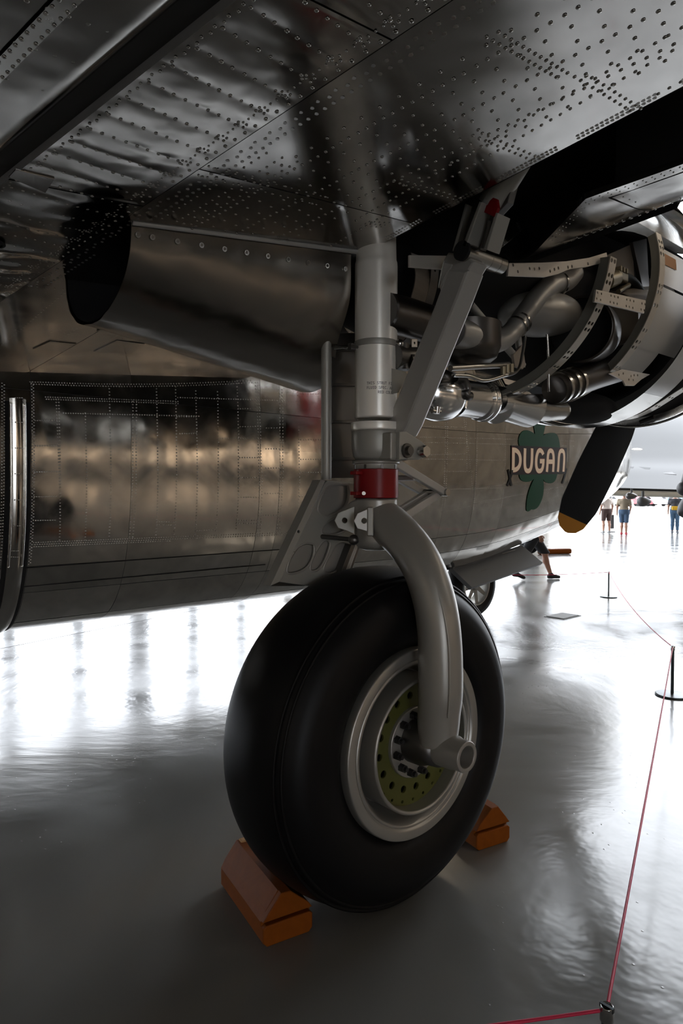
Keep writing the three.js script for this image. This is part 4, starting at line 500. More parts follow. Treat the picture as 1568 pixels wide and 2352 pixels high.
  obj('exhaust_collector', sweep(T([[880, 715], [930, 728], [985, 745], [1045, 762]], -0.02), [0.08, 0.082, 0.082, 0.078], { n: 24, seg: 32 }), M.exhaust, bomber);
  obj('collector_band', sweep(T([[992, 748], [1000, 750]], -0.02), 0.086, { n: 2, seg: 32 }), M.darkSteel, bomber);
  obj('oil_tank', new THREE.SphereGeometry(1, 48, 32).scale(0.34, 0.12, 0.17).rotateZ(0.12).translate(...pZ(1240, 722, -0.08).toArray()), M.satin, bomber);
  obj('oil_sump', lathe(pZ(1072, 770, -0.06), pZ(1072, 840, -0.06), [[0.0, 0.16], [0.09, 0.15], [0.14, 0.11], [0.16, 0.06], [0.16, -0.05]].map(([r, h]) => [r, h]), 40), M.exhaust, bomber);
  obj('mount_tube', sweep(T([[1080, 700], [1135, 765], [1200, 840]], -0.02), 0.019, { n: 10, seg: 16 }), M.casting, bomber);
  obj('mount_tube', sweep(T([[1188, 765], [1192, 800], [1198, 845]], -0.02), 0.018, { n: 10, seg: 16 }), M.casting, bomber);
  obj('mount_plate', plateZ([[1178, 815], [1200, 790], [1206, 838], [1200, 848], [1182, 842]], -0.0, 0.012), M.tan, bomber);
  obj('fuel_line', sweep(T([[1206, 772], [1200, 810], [1190, 848], [1165, 862], [1110, 868], [1068, 860]], 0.05), 0.008, { n: 40, seg: 10 }), M.darkSteel, bomber);
  obj('control_rod', cyl(pZ(1034, 846, 0.06), pZ(1168, 838, 0.06), 0.014, 0.014, 16), M.steel, bomber);
  obj('hydraulic_line', sweep(T([[1040, 862], [1075, 864], [1110, 874], [1165, 860]], 0.08), 0.009, { n: 30, seg: 10 }), M.steel, bomber);
  obj('pipe_fitting', [...T([[1155, 852], [1164, 848], [1174, 846]], 0.08)].map((p) => cyl(p.clone().add(V(0, -0.02, 0)), p.clone().add(V(0, 0.02, 0)), 0.013, 0.013, 6)), M.bronze, bomber);
  obj('tie_rod', sweep(T([[1256, 768], [1259, 830], [1260, 900]], 0.0), 0.007, { n: 8, seg: 10 }), M.steel, bomber);
  obj('valve_body', [cyl(pZ(902, 820, 0), pZ(960, 826, 0), 0.055, 0.05, 24), cyl(pZ(918, 790, 0), pZ(918, 850, 0), 0.04, 0.045, 20), cyl(pZ(935, 830, 0.03), pZ(975, 835, 0.03), 0.035, 0.035, 20)], M.darkSteel, bomber);
  obj('valve_cap', [new THREE.SphereGeometry(0.02, 16, 12).translate(...pZ(917, 790, 0.02).toArray()), plateZ([[944, 778], [958, 778], [958, 798], [944, 798]], 0.03, 0.006, [[951, 788, 4]])], M.steel, bomber);
  obj('blast_plate', plateZ([[898, 846], [930, 853], [936, 862], [915, 902], [898, 905]], 0.02, 0.004), M.casting, bomber);
  const tb = obj('turbo_housing', [lathe(pZ(990, 905, -0.12), pZ(1080, 918, -0.12), [[0, -0.12], [0.07, -0.1], [0.11, -0.04], [0.125, 0.02], [0.12, 0.1], [0.1, 0.14], [0.085, 0.15]], 48)], M.bright, bomber);
  obj('wastegate_pipe', lathe(pZ(1040, 912, -0.12), pZ(1140, 926, -0.12), [[0.1, 0], [0.092, 0.06], [0.09, 0.2], [0.1, 0.205], [0.1, 0.225], [0.094, 0.23], [0.104, 0.24], [0.104, 0.255], [0.08, 0.26]], 48), M.bright, tb);
  obj('mount_strap', sweep(T([[1045, 868], [1062, 870], [1072, 890], [1070, 908], [1080, 910]], 0.0), 0.02, { n: 30, seg: 12 }), M.darkSteel, tb);
  obj('drain_cock', [cyl(pZ(1003, 935, 0), pZ(1002, 950, 0), 0.016, 0.012, 12), cyl(pZ(992, 944, 0), pZ(1010, 946, 0), 0.01, 0.01, 10)], M.steel, tb);
  obj('shroud_scoop', [grid((u, v) => { const a = lerp(-0.5, 2.4, v), p = pZ(lerp(1122, 1212, u), 925, -0.2); return V(p.x, p.y - 0.02 * u - 0.1 * sin(a) * (0.7 + 0.5 * u), p.z + 0.12 * cos(a)); }, 10, 24, (p) => [p.x, p.z]), grid((u, v) => { const a = v * 2 * PI, p = pZ(1108, 926, -0.2); return V(p.x + 0.1 * u * 1.2, p.y - 0.1 * sin(a) * (0.4 + 0.6 * u), p.z + 0.12 * cos(a) * (0.4 + 0.6 * u)); }, 4, 40)], M.bright, tb);
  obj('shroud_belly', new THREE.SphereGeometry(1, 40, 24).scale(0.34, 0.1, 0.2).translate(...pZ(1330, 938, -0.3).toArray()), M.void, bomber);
  obj('tail_pipe', sweep(T([[1225, 938], [1250, 941], [1290, 942]], -0.2), [0.07, 0.066, 0.06], { n: 20, seg: 32 }), M.steel, bomber);
  obj('exhaust_stack', sweep(T([[1272, 895], [1320, 878], [1380, 858], [1450, 838]], 0.0), [0.075, 0.08, 0.08, 0.08], { n: 24, seg: 32 }), M.exhaust, bomber);
  for (const [x, y] of [[1283, 890], [1300, 884], [1315, 879]]) { const p = pZ(x, y, 0), d = pZ(1380, 858, 0).sub(pZ(1320, 878, 0)).normalize(); obj('stack_band', cyl(p.clone().addScaledVector(d, -0.012), p.clone().addScaledVector(d, 0.012), 0.088, 0.088, 32), M.steel, bomber); }
  const oc = pZ(1336, 758, 0.06); obj('intercooler_mouth', [lathe(oc.clone().add(V(-0.02, 0, 0)), oc.clone().add(V(0.98, 0.1, -0.25)), [[0.165, 0], [0.172, 0.01], [0.178, 0.0], [0.178, 0.03], [0.17, 0.2], [0.15, 0.3]], 56)], M.exhaust, bomber);
  obj('mouth_liner', lathe(oc.clone().add(V(-0.005, 0, 0)), oc.clone().add(V(0.98, 0.1, -0.25)), [[0, 0.04], [0.16, 0.04], [0.167, 0.0]], 48), M.void, bomber);
  obj('carburettor_duct', sweep([pZ(1400, 735, 0.05), pZ(1440, 720, 0.02), pZ(1490, 700, -0.05)], [0.16, 0.17, 0.18], { n: 12, seg: 32 }), M.tan, bomber);
  const gp = pZ(1408, 645, 0.12); const gen = obj('fuel_pump', [cyl(gp.clone().add(V(-0.09, -0.02, 0)), gp.clone().add(V(0.02, 0.02, 0)), 0.05, 0.045, 24), rbox(gp.x - 0.01, gp.x + 0.1, gp.y, gp.y + 0.05, gp.z - 0.04, gp.z + 0.04, 0.008), cyl(gp.clone().add(V(0.02, -0.06, 0.02)), gp.clone().add(V(0.14, 0, 0.02)), 0.014, 0.014, 12)], M.bronze, bomber);
  obj('pump_fin', [0, 1, 2].map((i) => rbox(gp.x + 0.0 + i * 0.035, gp.x + 0.016 + i * 0.035, gp.y + 0.045, gp.y + 0.075, gp.z - 0.045, gp.z + 0.045, 0.004)), M.bronze, gen);
  obj('firewall_panel', plateZ([[1385, 590], [1452, 560], [1456, 640], [1395, 625]], 0.1, 0.006), M.tan, bomber); obj('firewall_panel', plateZ([[1452, 556], [1484, 548], [1490, 660], [1475, 662]], 0.12, 0.02), M.darkSteel, bomber);
  obj('cooling_hose', sweep(T([[1400, 640], [1442, 640], [1468, 668], [1475, 690]], 0.12), 0.028, { n: 24, seg: 20 }), M.black, bomber);
  obj('support_arm', plateZ([[1505, 772], [1516, 770], [1478, 804], [1468, 808]], 0.15, 0.01), M.pale, bomber);
}
{ // propeller
  const C = V(3.5, 2.92, -0.43), tip = pX(1300, 1222, 3.5), dir = tip.clone().sub(C).normalize();
  const blade = (turn, parent) => { const pos = []; const N = 40, K = 20; const chord = (t) => interp(t, [0, 0.12, 0.25, 0.45, 0.65, 0.85, 0.95, 0.985, 1], [0.1, 0.11, 0.22, 0.31, 0.33, 0.32, 0.24, 0.15, 0.03]), thick = (t) => interp(t, [0, 0.12, 0.25, 0.6, 1], [0.1, 0.1, 0.05, 0.02, 0.006]), tw = (t) => interp(t, [0, 0.2, 0.6, 1], [1.0, 0.95, 0.5, 0.32]);
    const mk = (t0, t1) => grid((u, v) => { const t = lerp(t0, t1, u), a = v * 2 * PI, cx = chord(t) / 2 * cos(a), cz = thick(t) / 2 * sin(a), w = tw(t); return V(cx * cos(w) - cz * sin(w), t * 1.78, cx * sin(w) + cz * cos(w)); }, Math.ceil(N * (t1 - t0)) + 6, K);
    const q = new THREE.Quaternion().setFromAxisAngle(V(1, 0, 0), turn), d = dir.clone().applyQuaternion(q), side = V(1, 0, 0), b2 = d.clone().cross(side).normalize();
    const B = new THREE.Matrix4().makeBasis(b2, d, side).setPosition(C);
    const m = obj('propeller_blade', [mk(0.1, 0.92).applyMatrix4(B)], M.prop, parent); tag(obj('blade_tip', mk(0.92, 1).applyMatrix4(B), M.tipYellow, m), 'yellow blade tip'); return m; };
  for (const t of [0, 2 * PI / 3, 4 * PI / 3]) blade(t, bomber);
  obj('propeller_hub', [lathe(V(3.3, C.y, C.z), V(4.3, C.y, C.z), [[0, -0.1], [0.11, -0.1], [0.12, 0.1], [0.14, 0.16], [0.14, 0.26], [0.1, 0.34], [0.06, 0.42], [0, 0.43]], 32)], M.steel, bomber);
  const a = pX(1480, 966, 2.9), b = pX(1502, 958, 2.9); obj('drain_mast', [cyl(pX(1470, 970, 2.9), b, 0.016, 0.016, 16)], M.black, bomber);
}

// ---------------------------------------------------------------- wheel chocks
const woodTex = dataTex(256, (u, v) => { const r = 0.9 + 0.1 * fbm(u, v, 9) + 0.05 * (rnd() - 0.5); return [r, r * 0.95, r * 0.85]; }, 3);
const MW = new THREE.MeshPhysicalMaterial({ color: new THREE.Color().setRGB(0.2, 0.053, 0.0025), roughness: 0.6, specularIntensity: 0.3, map: woodTex, side: THREE.DoubleSide }), MRaw = std([0.6, 0.35, 0.16], 0.8, 0, { map: woodTex });
function chock(label, x, z, turn, len, flip) { // long axis z, near end at z
  const t = thing('wheel_chock', label, 'wheel chock', V(x, 0, z), turn);
  const full = [[0.015, 0.0], [0.19, 0], [0.205, 0.016], [0.205, 0.085], [0.19, 0.115], [0.112, 0.184], [0.07, 0.186], [0.02, 0.122], [0, 0.085], [0, 0.016]].map(([a, b]) => [flip ? -a : a, b]); if (flip) full.reverse();
  const up = [[0.0, 0.094], [0.205, 0.094], [0.188, 0.118], [0.112, 0.184], [0.073, 0.186], [0.024, 0.126]].map(([a, b]) => [flip ? -a : a, b]), lo = [[0.015, 0], [0.19, 0], [0.205, 0.016], [0.205, 0.07], [0.193, 0.08], [0.012, 0.08], [0, 0.07], [0, 0.016]].map(([a, b]) => [flip ? -a : a, b]);
  obj('beam', plate2(full, len - 0.02, [], 0.004).translate(0, 0, -len), MW, t);
  obj('end_block', plate2(up, 0.024, [], 0.004).translate(0, 0, -0.022), MW, t); obj('end_block', plate2(lo, 0.024, [], 0.005).translate(0, 0, -0.022), MW, t);
  obj('worn_edge', rbox(flip ? -0.15 : 0.08, flip ? -0.08 : 0.15, 0.171, 0.1905, -len - 0.001, -len + 0.03, 0.004), MRaw, t);
  return t;
}
chock('orange wooden chock block in front of the big tire, lower left side', -0.6, -0.045, -0.19, 0.44, false);
chock('orange wooden chock block behind the big tire, half hidden at its right', 0.735, 0.1, -0.22, 0.42, true);

// ---------------------------------------------------------------- rope barrier
function stanchion(label, p) {
  const t = thing('rope_stanchion', label, 'stanchion', p);
  obj('base', lathe(V(0, 0, 0), V(0, 1, 0), [[0, 0], [0.13, 0], [0.133, 0.004], [0.131, 0.011], [0.12, 0.014], [0.03, 0.02], [0, 0.021]], 48), M.post, t);
  obj('post', cyl(V(0, 0.015, 0), V(0, 0.385, 0), 0.0125, 0.0125, 20), M.post, t);
  obj('cap', [lathe(V(0, 0.375, 0), V(0, 1, 0), [[0.0125, 0], [0.0165, 0.001], [0.0165, 0.036], [0.0145, 0.038], [0.012, 0.036], [0.012, 0.028], [0, 0.028]], 24)], M.chrome, t);
  obj('cap_slot', box(-0.004, 0.004, 0.402, 0.4135, -0.0175, 0.0175), M.post, t);
  return t;
}
const SAp = pY(1393, 2312, 0.41).setY(0), SBp = pY(1543, 1597, 0), SCp = pY(1397, 1371, 0), SDp = V(-1.75, 0, 0.42), SEp = pY(1098, 1376, 0);
stanchion('nearest rope stanchion, only its chrome cap at the bottom edge', SAp); stanchion('low black rope stanchion at the right edge of the photo', SBp); stanchion('far low black rope stanchion on the bright floor', SCp);
{ const l = ray(1217, 2352); const q = EYE.clone().addScaledVector(l, (0.39 - EYE.y) / l.y); SDp.copy(SAp).lerp(q.setY(0), 5.2); }
stanchion('rope stanchion just outside the lower left frame', SDp); stanchion('rope stanchion behind the nose wheel', SEp);
function rope(label, a, b, sag, r = 0.0042) { const A = a.clone().setY(0.402), B = b.clone().setY(0.402), d = B.clone().sub(A).setY(0).normalize(); A.addScaledVector(d, 0.0195); B.addScaledVector(d, -0.0195); const m = A.clone().lerp(B, 0.5); tag(obj('barrier_rope', sweep(Array.from({ length: 13 }, (_, i) => { const t = i / 12, p = A.clone().lerp(B, t); p.y -= sag * 4 * t * (1 - t); return p; }), r, { n: 60, seg: 10 }), M.rope), label, 'rope'); }
rope('red barrier rope running from the bottom edge up the right side', SAp, SBp, 0.015); rope('thin red rope sagging between the two far stanchions', SBp, SCp, 0.1); rope('red barrier rope leaving the nearest cap to the left', SAp, SDp, 0.005); rope('faint red rope behind the walking legs', SCp, SEp, 0.03);

// ---------------------------------------------------------------- people
function blob(bones, cell, k = 0.02, keep = null, grow = 0) { // one continuous surface round tapered bones
  const lo = V(9, 9, 9), hi = V(-9, -9, -9); for (const [a, b, r, s] of bones) for (const [p, q] of [[a, r], [b, s]]) { lo.min(p.clone().subScalar(q + grow + k)); hi.max(p.clone().addScalar(q + grow + k)); }
  const c = lo.clone().add(hi).multiplyScalar(0.5), half = Math.max(hi.x - lo.x, hi.y - lo.y, hi.z - lo.z) / 2 + 3 * cell, n = Math.ceil(2 * half / cell);
  const mc = new MarchingCubes(n, M.grey, false, false, 90000), f = mc.field; mc.isolation = 0;
  const pre = bones.map(([a, b, r, s]) => { const d = b.clone().sub(a); return [a, d, d.lengthSq() || 1e-9, r, s]; });
  for (let z = 0; z < n; z++) for (let y = 0; y < n; y++) for (let x = 0; x < n; x++) {
    const px = c.x + (x - n / 2) / (n / 2) * half, py = c.y + (y - n / 2) / (n / 2) * half, pz = c.z + (z - n / 2) / (n / 2) * half; let d = 9;
    for (const [a, v, l, r, s] of pre) { const ax = px - a.x, ay = py - a.y, az = pz - a.z, t = Math.max(0, Math.min(1, (ax * v.x + ay * v.y + az * v.z) / l)), dx = ax - v.x * t, dy = ay - v.y * t, dz = az - v.z * t, q = Math.sqrt(dx * dx + dy * dy + dz * dz) - r - (s - r) * t - grow; const h = Math.max(k - Math.abs(d - q), 0) / k; d = Math.min(d, q) - h * h * k / 4; }
    if (keep) d = Math.max(d, keep(px, py, pz));
    f[z * n * n + y * n + x] = -d;
  }
  mc.update();
  const N = mc.count ?? mc.geometry.drawRange.count, g = new THREE.BufferGeometry(); g.setAttribute('position', new THREE.BufferAttribute(mc.positionArray.slice(0, N * 3), 3)); g.setAttribute('normal', new THREE.BufferAttribute(mc.normalArray.slice(0, N * 3), 3));
  g.scale(half, half, half).translate(c.x, c.y, c.z); return g;
}
function person(label, p, face, o) { // o: skin, hair, top, bottom, shoe colours; stride; bottomEnd
  const t = thing('person', label, 'person', p, face), B = [], S = o.stride ?? 0, add = (list, a, b, r, s) => list.push([V(...a), V(...b), r, s]);
  // faces +z; x to its left
  const hipY = 0.93 - Math.abs(S) * 0.12, legs = [], arms = [], torso = [], head = [];
  for (const s of [-1, 1]) { const st = s * S, kx = s * 0.1 * (o.spread ?? 1), ank = [s * 0.11 * (o.spread ?? 1), 0.09 + (st < 0 ? 0.07 * Math.min(1, -st * 3) : 0), st * 0.75], knee = [kx, 0.5, st * 0.45 + 0.03]; add(legs, [s * 0.095, hipY, 0], knee, 0.092, 0.06); add(legs, knee, [lerp(knee[0], ank[0], 0.35), lerp(knee[1], ank[1], 0.35), lerp(knee[2], ank[2], 0.35) - 0.02], 0.056, 0.058); add(legs, [lerp(knee[0], ank[0], 0.35), lerp(knee[1], ank[1], 0.35), lerp(knee[2], ank[2], 0.35) - 0.02], ank, 0.057, 0.037); }
  add(torso, [0, 0.96, 0], [0, 1.2, 0.01], 0.135, 0.125); add(torso, [-0.06, 1.0, 0], [0.06, 1.0, 0], 0.12, 0.12); add(torso, [-0.1, 1.32, 0], [0.1, 1.32, 0], 0.115, 0.115); add(torso, [-0.16, 1.4, 0], [0.16, 1.4, 0], 0.06, 0.06); add(torso, [0, 1.2, 0], [0, 1.38, 0], 0.13, 0.13);
  const hands = [];
  for (const s of [-1, 1]) { const bend = s < 0 ? o.bendR ?? 0.1 : o.bendL ?? 0.1, el = [s * 0.25, 1.14, -0.03], wr = [s * (0.28 - bend * 0.16), 1.14 - 0.25 * cos(bend), 0.25 * sin(bend) + 0.02]; add(arms, [s * 0.19, 1.4, 0], el, 0.052, 0.042); add(arms, el, wr, 0.042, 0.028); hands.push([s, V(...wr), V(wr[0] - el[0], wr[1] - el[1], wr[2] - el[2]).normalize()]); }
  add(head, [0, 1.42, -0.005], [0, 1.54, 0.01], 0.056, 0.054); add(head, [0, 1.645, -0.012], [0, 1.665, -0.005], 0.092, 0.09); add(head, [0, 1.585, 0.03], [0, 1.6, 0.035], 0.052, 0.06); add(head, [0, 1.63, 0.088], [0, 1.602, 0.104], 0.011, 0.017); add(head, [-0.09, 1.64, -0.005], [-0.09, 1.61, -0.01], 0.016, 0.012); add(head, [0.09, 1.64, -0.005], [0.09, 1.61, -0.01], 0.016, 0.012);
  const skin = std(o.skin, 0.55), geos = [blob([...legs, ...torso, ...arms, ...head], 0.014, 0.03)];
  for (const [s, w, d] of hands) { const H = [], side = V(1, 0, 0).addScaledVector(d, -d.x).normalize(), fwd = d.clone().cross(side).normalize(); H.push([w, w.clone().addScaledVector(d, 0.07), 0.026, 0.03]); H.push([w.clone().addScaledVector(d, 0.05).addScaledVector(fwd, -0.02), w.clone().addScaledVector(d, 0.08).addScaledVector(fwd, 0.02), 0.02, 0.02]); const len = [0.062, 0.075, 0.07, 0.055]; for (let i = 0; i < 4; i++) { const a = w.clone().addScaledVector(d, 0.085).addScaledVector(fwd, 0.033 - i * 0.021), m = a.clone().addScaledVector(d, len[i] * 0.55).addScaledVector(side, -s * 0.008), e = m.clone().addScaledVector(d, len[i] * 0.4).addScaledVector(side, -s * 0.022); H.push([a, m, 0.0095, 0.009], [m, e, 0.009, 0.0075]); } const th = w.clone().addScaledVector(d, 0.03).addScaledVector(fwd, 0.026), t2 = th.clone().addScaledVector(fwd, 0.03).addScaledVector(d, 0.03); H.push([th, t2, 0.012, 0.011], [t2, t2.clone().addScaledVector(d, 0.03), 0.0105, 0.0085]); geos.push(blob(H, 0.005, 0.006)); }
  obj('body', geos, skin, t);
  const cut = (y0, y1) => (x, y, z) => Math.max(y0 - y, y - y1);
  const hem = o.hem ?? 0.52;
  obj(o.bottomName ?? 'shorts', blob([...legs, ...torso.slice(0, 2)], 0.012, 0.03, cut(hem, 1.03), hem < 0.3 ? 0.014 : 0.026), std(o.bottom, 0.85), t);
  obj('shirt', blob([...torso, ...arms.filter((_, i) => i % 2 === 0)], 0.012, 0.03, (x, y, z) => Math.max(0.97 - y, y - 1.46, Math.abs(x) > 0.17 ? 1.2 - y : -1), 0.02), std(o.top, 0.85), t);
  obj('hair', blob([[V(0, 1.672, -0.024), V(0, 1.69, -0.018), 0.096, 0.092]], 0.01, 0.01, (x, y, z) => Math.max(1.615 - y, z - 0.055 + (y < 1.69 ? 0.05 : 0)), 0.004), std(o.hair, 0.8), t);
  for (const s of [-1, 1]) { obj('eye', new THREE.SphereGeometry(0.009, 12, 8).translate(s * 0.033, 1.652, 0.08), M.black, t); }
  obj('mouth', rbox(-0.022, 0.022, 1.571, 1.578, 0.083, 0.093, 0.003), std([0.35, 0.12, 0.1], 0.6), t);
  for (const s of [-1, 1]) { const st = s * S, x = s * 0.11 * (o.spread ?? 1), z = st * 0.75, y = st < 0 ? 0.07 * Math.min(1, -st * 3) : 0, toe = st < 0 ? -0.05 * Math.min(1, -st * 3) : 0; obj('shoe', [blob([[V(x, y + 0.045, z - 0.03), V(x, y + 0.05, z + 0.02), 0.043, 0.045], [V(x, y + 0.05, z + 0.02), V(x + s * 0.01, y + 0.035 + toe, z + 0.16), 0.045, 0.033], [V(x, y + 0.09, z), V(x, y + 0.06, z), 0.045, 0.045]], 0.009, 0.03, (px, py) => Math.max(0.004 - py, -1))], std(o.shoe, 0.7), t); }
  return t;
}
const yaw = (p) => Math.atan2(p.x, p.z);
const back = yaw(LEVEL), FL = (px, py) => pY(px, py, 0);
person('person walking in black shorts and black shoes, bare lower legs', pY(1224, 1331, 0), yaw(RIGHT), { skin: [0.3, 0.15, 0.1], hair: [0.03, 0.02, 0.015], top: [0.05, 0.05, 0.06], bottom: [0.012, 0.013, 0.016], shoe: [0.01, 0.011, 0.013], stride: 0.5, hem: 0.5 });
person('person in pale shirt and dark brown shorts standing in the doorway', FL(1392, 1225), back + 0.15, { skin: [0.5, 0.28, 0.2], hair: [0.06, 0.04, 0.03], top: [0.7, 0.62, 0.56], bottom: [0.07, 0.04, 0.035], shoe: [0.3, 0.3, 0.3], spread: 1.25, hem: 0.53, bendL: 0.2 });
person('person in tan shirt, blue denim shorts and red shoes', FL(1432, 1229), back - 0.5, { skin: [0.5, 0.27, 0.19], hair: [0.05, 0.035, 0.03], top: [0.3, 0.24, 0.17], bottom: [0.07, 0.12, 0.2], shoe: [0.6, 0.08, 0.1], spread: 0.8, hem: 0.5, bendR: 0.5 });
const jp = person('person in dark top and long blue jeans with yellow waist bag', FL(1549, 1225), back + PI - 0.4, { skin: [0.5, 0.28, 0.2], hair: [0.04, 0.03, 0.03], top: [0.05, 0.05, 0.06], bottom: [0.06, 0.12, 0.2], shoe: [0.05, 0.06, 0.08], spread: 0.9, hem: 0.13, bendL: 0.6, bottomName: 'jeans' });
{ const t = thing('waist_bag', 'yellow waist bag worn by the person in jeans', 'bag', jp.position.clone(), jp.rotation.y); obj('pouch', rbox(-0.14, 0.12, 0.98, 1.14, 0.13, 0.22, 0.035, 3), std([0.75, 0.42, 0.02], 0.6), t); obj('strap', new THREE.TorusGeometry(0.175, 0.012, 8, 40).rotateX(PI / 2).scale(1, 1, 0.95).translate(0, 1.09, 0), M.black, t); }
{ const p = FL(1404, 1222), t = thing('sign_post', 'thin white sign post standing beside the person in pale shirt', 'sign post', p, back + PI); obj('pole', cyl(V(0, 0, 0), V(0, 1.6, 0), 0.014, 0.014, 12), M.pale, t); obj('foot', rbox(-0.12, 0.12, 0, 0.03, -0.12, 0.12, 0.01), M.grey, t); obj('plate', rbox(-0.09, 0.09, 0.15, 0.75, 0.015, 0.03, 0.006), M.grey, t); }

// ---------------------------------------------------------------- the grey aircraft behind
{
  const D = EYE.clone().setY(0), cam = (r, y, d) => D.clone().addScaledVector(RIGHT, r).addScaledVector(LEVEL, d).setY(y);
  const t = thing('parked_aircraft', 'pale grey aircraft parked behind the bomber near the open doors', 'aircraft');
  const skinP = [[20.6, 1.8], [21.2, 2.1], [21.9, 2.45], [22.6, 2.75], [23.4, 3.2], [24.4, 3.8], [25.6, 4.5], [26.6, 4.95], [27.4, 5.15]];
  const cv = new THREE.CatmullRomCurve3(skinP.map(([d, y]) => V(d, y, 0))), r0 = 5.2, r1 = 19;
  const slope = (r, d) => -0.03 * (r - 9.5) * (27 - d) / 7;
  const wingG = obj('wing', [grid((u, v) => { const q = cv.getPoint(u), r = lerp(r0, r1, v); const bump = q.y > 2.9 ? 0.12 * Math.exp(-(((r - 12.5) / 2.4) ** 2)) * Math.min(1, q.y - 2.9) : 0; return cam(r, q.y + slope(r, q.x), q.x - bump); }, 60, 60, (p) => [p.x, p.z]), grid((u, v) => { const r = lerp(r0, r1, v), q = cv.getPoint(u); return cam(r, lerp(1.7, 5.15, u) + slope(r, q.x), lerp(21.4, 28.4, u)); }, 20, 20), ...[r0, r1].map((r) => grid((u, v) => { const q = cv.getPoint(u); return cam(r, lerp(q.y, lerp(1.7, 5.15, u), v) + slope(r, q.x), lerp(q.x, lerp(21.4, 28.4, u), v)); }, 30, 2))], M.grey, t);
  obj('hinge_gap', sweep([cam(r0, 1.79 + slope(r0, 20.6), 20.55), cam(12, 1.79 + slope(12, 20.6), 20.55), cam(r1, 1.79 + slope(r1, 20.6), 20.55)], 0.035, { n: 20, seg: 10 }), M.black, wingG);
  obj('flap', sweep([cam(r0, 1.69 + slope(r0, 20.6), 20.7), cam(12, 1.69 + slope(12, 20.6), 20.7), cam(r1, 1.69 + slope(r1, 20.6), 20.7)], 0.12, { n: 20, seg: 24 }), M.cream, t);
  const tab = Array.from({ length: 201 }, (_, i) => cv.getPoint(i / 200)), tx = tab.map((q) => q.x), ty = tab.map((q) => q.y), face = (r, d) => interp(d, tx, ty) + slope(r, d);
  const on = (px, py, o = 0.04) => { let a = 20.65, b = 27.3; const f = (d) => { const p = pD(px, py, d); return p.y - face(p.clone().sub(D).dot(RIGHT), d); }; for (let k = 0; k < 40; k++) { const m = (a + b) / 2; if (f(m) > 0) a = m; else b = m; } return pD(px, py, a - o); };
  const poly = (px, nm, m) => { const q = px.map((p) => on(...p)), c = q.reduce((s, p) => s.add(p), V(0, 0, 0)).multiplyScalar(1 / q.length), e1 = q[1].clone().sub(q[0]).normalize(), n = e1.clone().cross(q[q.length - 1].clone().sub(q[0])).normalize(), e2 = n.clone().cross(e1); const g = plate2(q.map((p) => { const d = p.clone().sub(c); return [d.dot(e1), d.dot(e2)]; }), 0.02, [], 0); g.applyMatrix4(new THREE.Matrix4().makeBasis(e1, e2, n).setPosition(c)); return obj(nm, g, m, t); };
  poly([[1440, 1072], [1456, 1072], [1454, 1075.5], [1440, 1075]], 'belly_slot', M.black); poly([[1466, 1072], [1494, 1074], [1492, 1077.5], [1480, 1077]], 'belly_slot', M.black);
  poly([[1497, 1072], [1525, 1074], [1553, 1090], [1526, 1088]], 'access_door', std([0.16, 0.16, 0.165], 0.5));
  obj('panel_line', sweep([[1445, 1060], [1480, 1062], [1520, 1064], [1550, 1066], [1560, 1064], [1566, 1057], [1570, 1047]].map(([x, y]) => on(x, y, 0.01)), 0.012, { n: 40, seg: 8 }), M.floorLine, t);
  const lc = on(1462, 1033, 0.03); obj('landing_lamp', new THREE.SphereGeometry(1, 32, 16).scale(0.2, 0.055, 0.05).applyQuaternion(new THREE.Quaternion().setFromUnitVectors(V(1, 0, 0), RIGHT)).rotateZ(0).translate(lc.x, lc.y, lc.z), M.lampGlass, t);
  { const L = new THREE.PointLight(0xfff6e6, 3); L.position.copy(lc).add(V(0, -0.12, 0)).addScaledVector(LEVEL, -0.12); L.castShadow = true; t.add(L); }
  const pod = (px, py, d, L, R, m) => { const c = pD(px, py, d), a = RIGHT.clone(); return obj('store_pod', lathe(c.clone().addScaledVector(a, -L * 0.5), c.clone().addScaledVector(a, L), [[0, 0], [R * 0.6, L * 0.06], [R * 0.95, L * 0.2], [R, L * 0.38], [R * 0.9, L * 0.58], [R * 0.55, L * 0.82], [R * 0.2, L * 0.97], [0, L]], 32), m, t); };
  const p1 = pod(1450, 1139, 19, 0.34, 0.1, M.darkSteel), p2 = pod(1479, 1152, 19.5, 0.42, 0.15, M.grey); obj('pylon', [cyl(pD(1450, 1138, 19), pD(1450, 1122, 19), 0.03), cyl(pD(1476, 1150, 19.5), pD(1476, 1128, 19.5), 0.04)], M.grey, t);
  // dark airscrew boss at the frame's edge and the nose wheel with its leg
  const hb = pD(1580, 1160, 15); obj('spinner', lathe(hb.clone().addScaledVector(RIGHT, 0.25), hb.clone().addScaledVector(RIGHT, -1).add(V(0, -0.5, 0)), [[0.3, -0.4], [0.36, 0], [0.3, 0.22], [0.18, 0.4], [0.06, 0.5], [0, 0.51]], 32), M.black, t);
  obj('engine_boss', [new THREE.SphereGeometry(0.17, 24, 16).translate(...pD(1572, 1122, 15.1).toArray()), cyl(pD(1572, 1122, 15.1), pD(1590, 1060, 15.2), 0.12, 0.12)], M.black, t);
  const wp = FL(1215, 1272), wq = obj('nose_tire', new THREE.TorusGeometry(0.27, 0.12, 20, 48).rotateY(back + PI / 2 + 0.4).translate(wp.x, 0.39, wp.z), M.rubber, t); obj('nose_hub', new THREE.SphereGeometry(0.2, 24, 12).translate(wp.x, 0.39, wp.z), M.grey, t);
  obj('nose_leg', [cyl(V(wp.x, 0.39, wp.z), V(wp.x + 0.3, 3.2, wp.z - 0.4), 0.07)], M.grey, t);
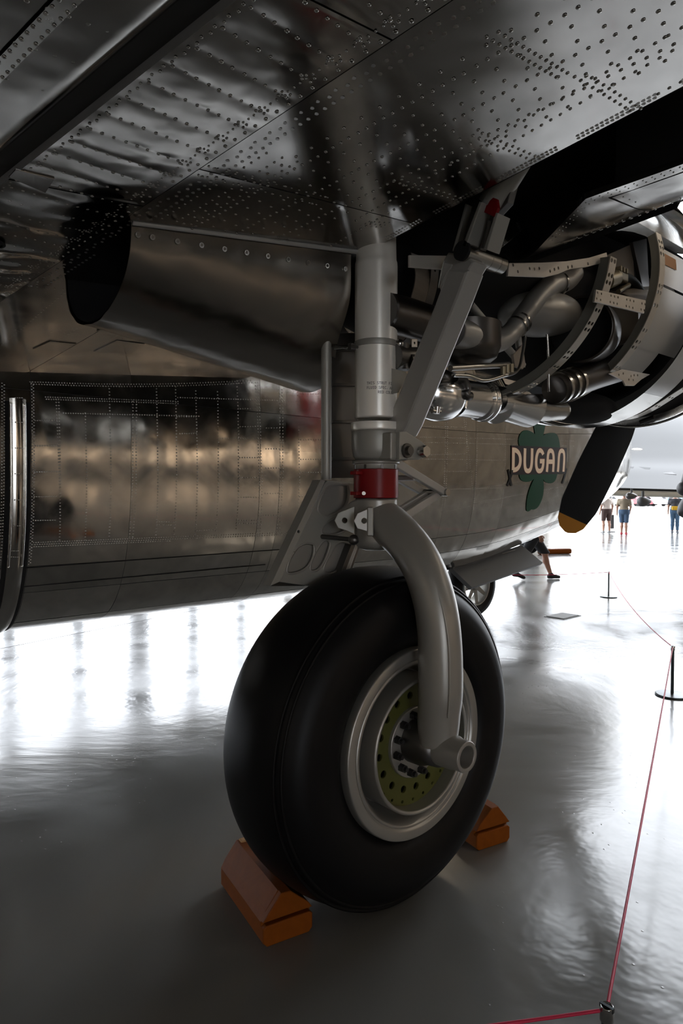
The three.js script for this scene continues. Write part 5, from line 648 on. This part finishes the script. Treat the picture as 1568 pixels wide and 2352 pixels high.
  const c3 = FL(1262, 1273), u = FL(1310, 1272).sub(c3); const ck = thing('wheel_chock', 'far pale orange chock on the floor beyond the walking person', 'wheel chock', c3, -Math.atan2(u.z, u.x)); obj('beam', new RoundedBoxGeometry(u.length() + 0.35, 0.15, 0.16, 3, 0.05).translate(u.length() / 2 - 0.17, 0.077, 0), MW, ck);
}
// ---------------------------------------------------------------- far beyond the doors
{
  const place = (px, d) => EYE.clone().addScaledVector(RIGHT, (px - 784) / FOCAL * d).addScaledVector(LEVEL, d).setY(-0.04);
  const carM = [[0.6, 0.6, 0.62], [0.3, 0.05, 0.06], [0.08, 0.2, 0.3], [0.1, 0.1, 0.11], [0.65, 0.6, 0.6]];
  [[1418, 88, 0, 'small light silver car parked far outside, leftmost of the row'], [1462, 90, 1, 'small dark red car parked far outside'], [1497, 90, 4, 'small pale car parked far outside beside the red one'], [1530, 97, 3, 'small black car parked far outside, right of the pale one'], [1563, 90, 2, 'small blue car parked far outside at the right end']].forEach(([px, d, c, label]) => {
    const t = thing('parked_car', label, 'car', place(px, d), back + PI / 2 + 0.2); const paint = std(carM[c], 0.3, 0.2);
    const b = plate2([[-1.05, 0.3], [1.05, 0.3]].map(([x, y]) => [x * 2, y]).concat([[2.15, 0.55], [2.0, 0.82], [1.2, 0.92], [0.6, 1.38], [-0.9, 1.42], [-1.6, 0.98], [-2.1, 0.9], [-2.15, 0.5]]), 1.6, [], 0.06).translate(0, 0, -0.8); obj('car_body', b, paint, t);
    obj('windows', [plate2([[1.05, 0.95], [0.52, 1.31], [-0.85, 1.34], [-1.4, 0.98]], 1.73, [], 0).translate(0, 0, -0.865)], M.black, t);
    for (const x of [-1.3, 1.3]) for (const z of [-0.75, 0.75]) obj('wheel', cyl(V(x, 0.32, z - 0.1), V(x, 0.32, z + 0.1), 0.32, 0.32, 20), M.rubber, t);
  });
  const leaf = std([0.06, 0.09, 0.035], 0.9);
  [1388, 1418, 1446, 1476, 1508, 1545, 1584].forEach((px, i) => { const t = thing('distant_tree', 'distant green tree beyond the apron', 'tree', place(px, 120 + 16 * (i % 3)), 0, 'trees along the far edge of the apron'); obj('trunk', cyl(V(0, 0, 0), V(0.1, 2.6, 0), 0.2, 0.12, 10), M.tan, t);
    const g = new THREE.IcosahedronGeometry(1, 5), p = g.attributes.position; for (let k = 0; k < p.count; k++) { const x = p.getX(k), y = p.getY(k), z = p.getZ(k), r = 1 + 0.35 * noise(x * 2.2 + i * 7, y * 2.2, z * 2.2) + 0.2 * noise(x * 6 + i, y * 6, z * 6); p.setXYZ(k, x * r * 2.4, 3.6 + y * r * 2, z * r * 2.4); } g.computeVertexNormals(); obj('crown', g, leaf, t); });
}
scene.traverse((o) => { if (o.isMesh) o.castShadow = o.receiveShadow = true; });
renderer.render(scene, camera);
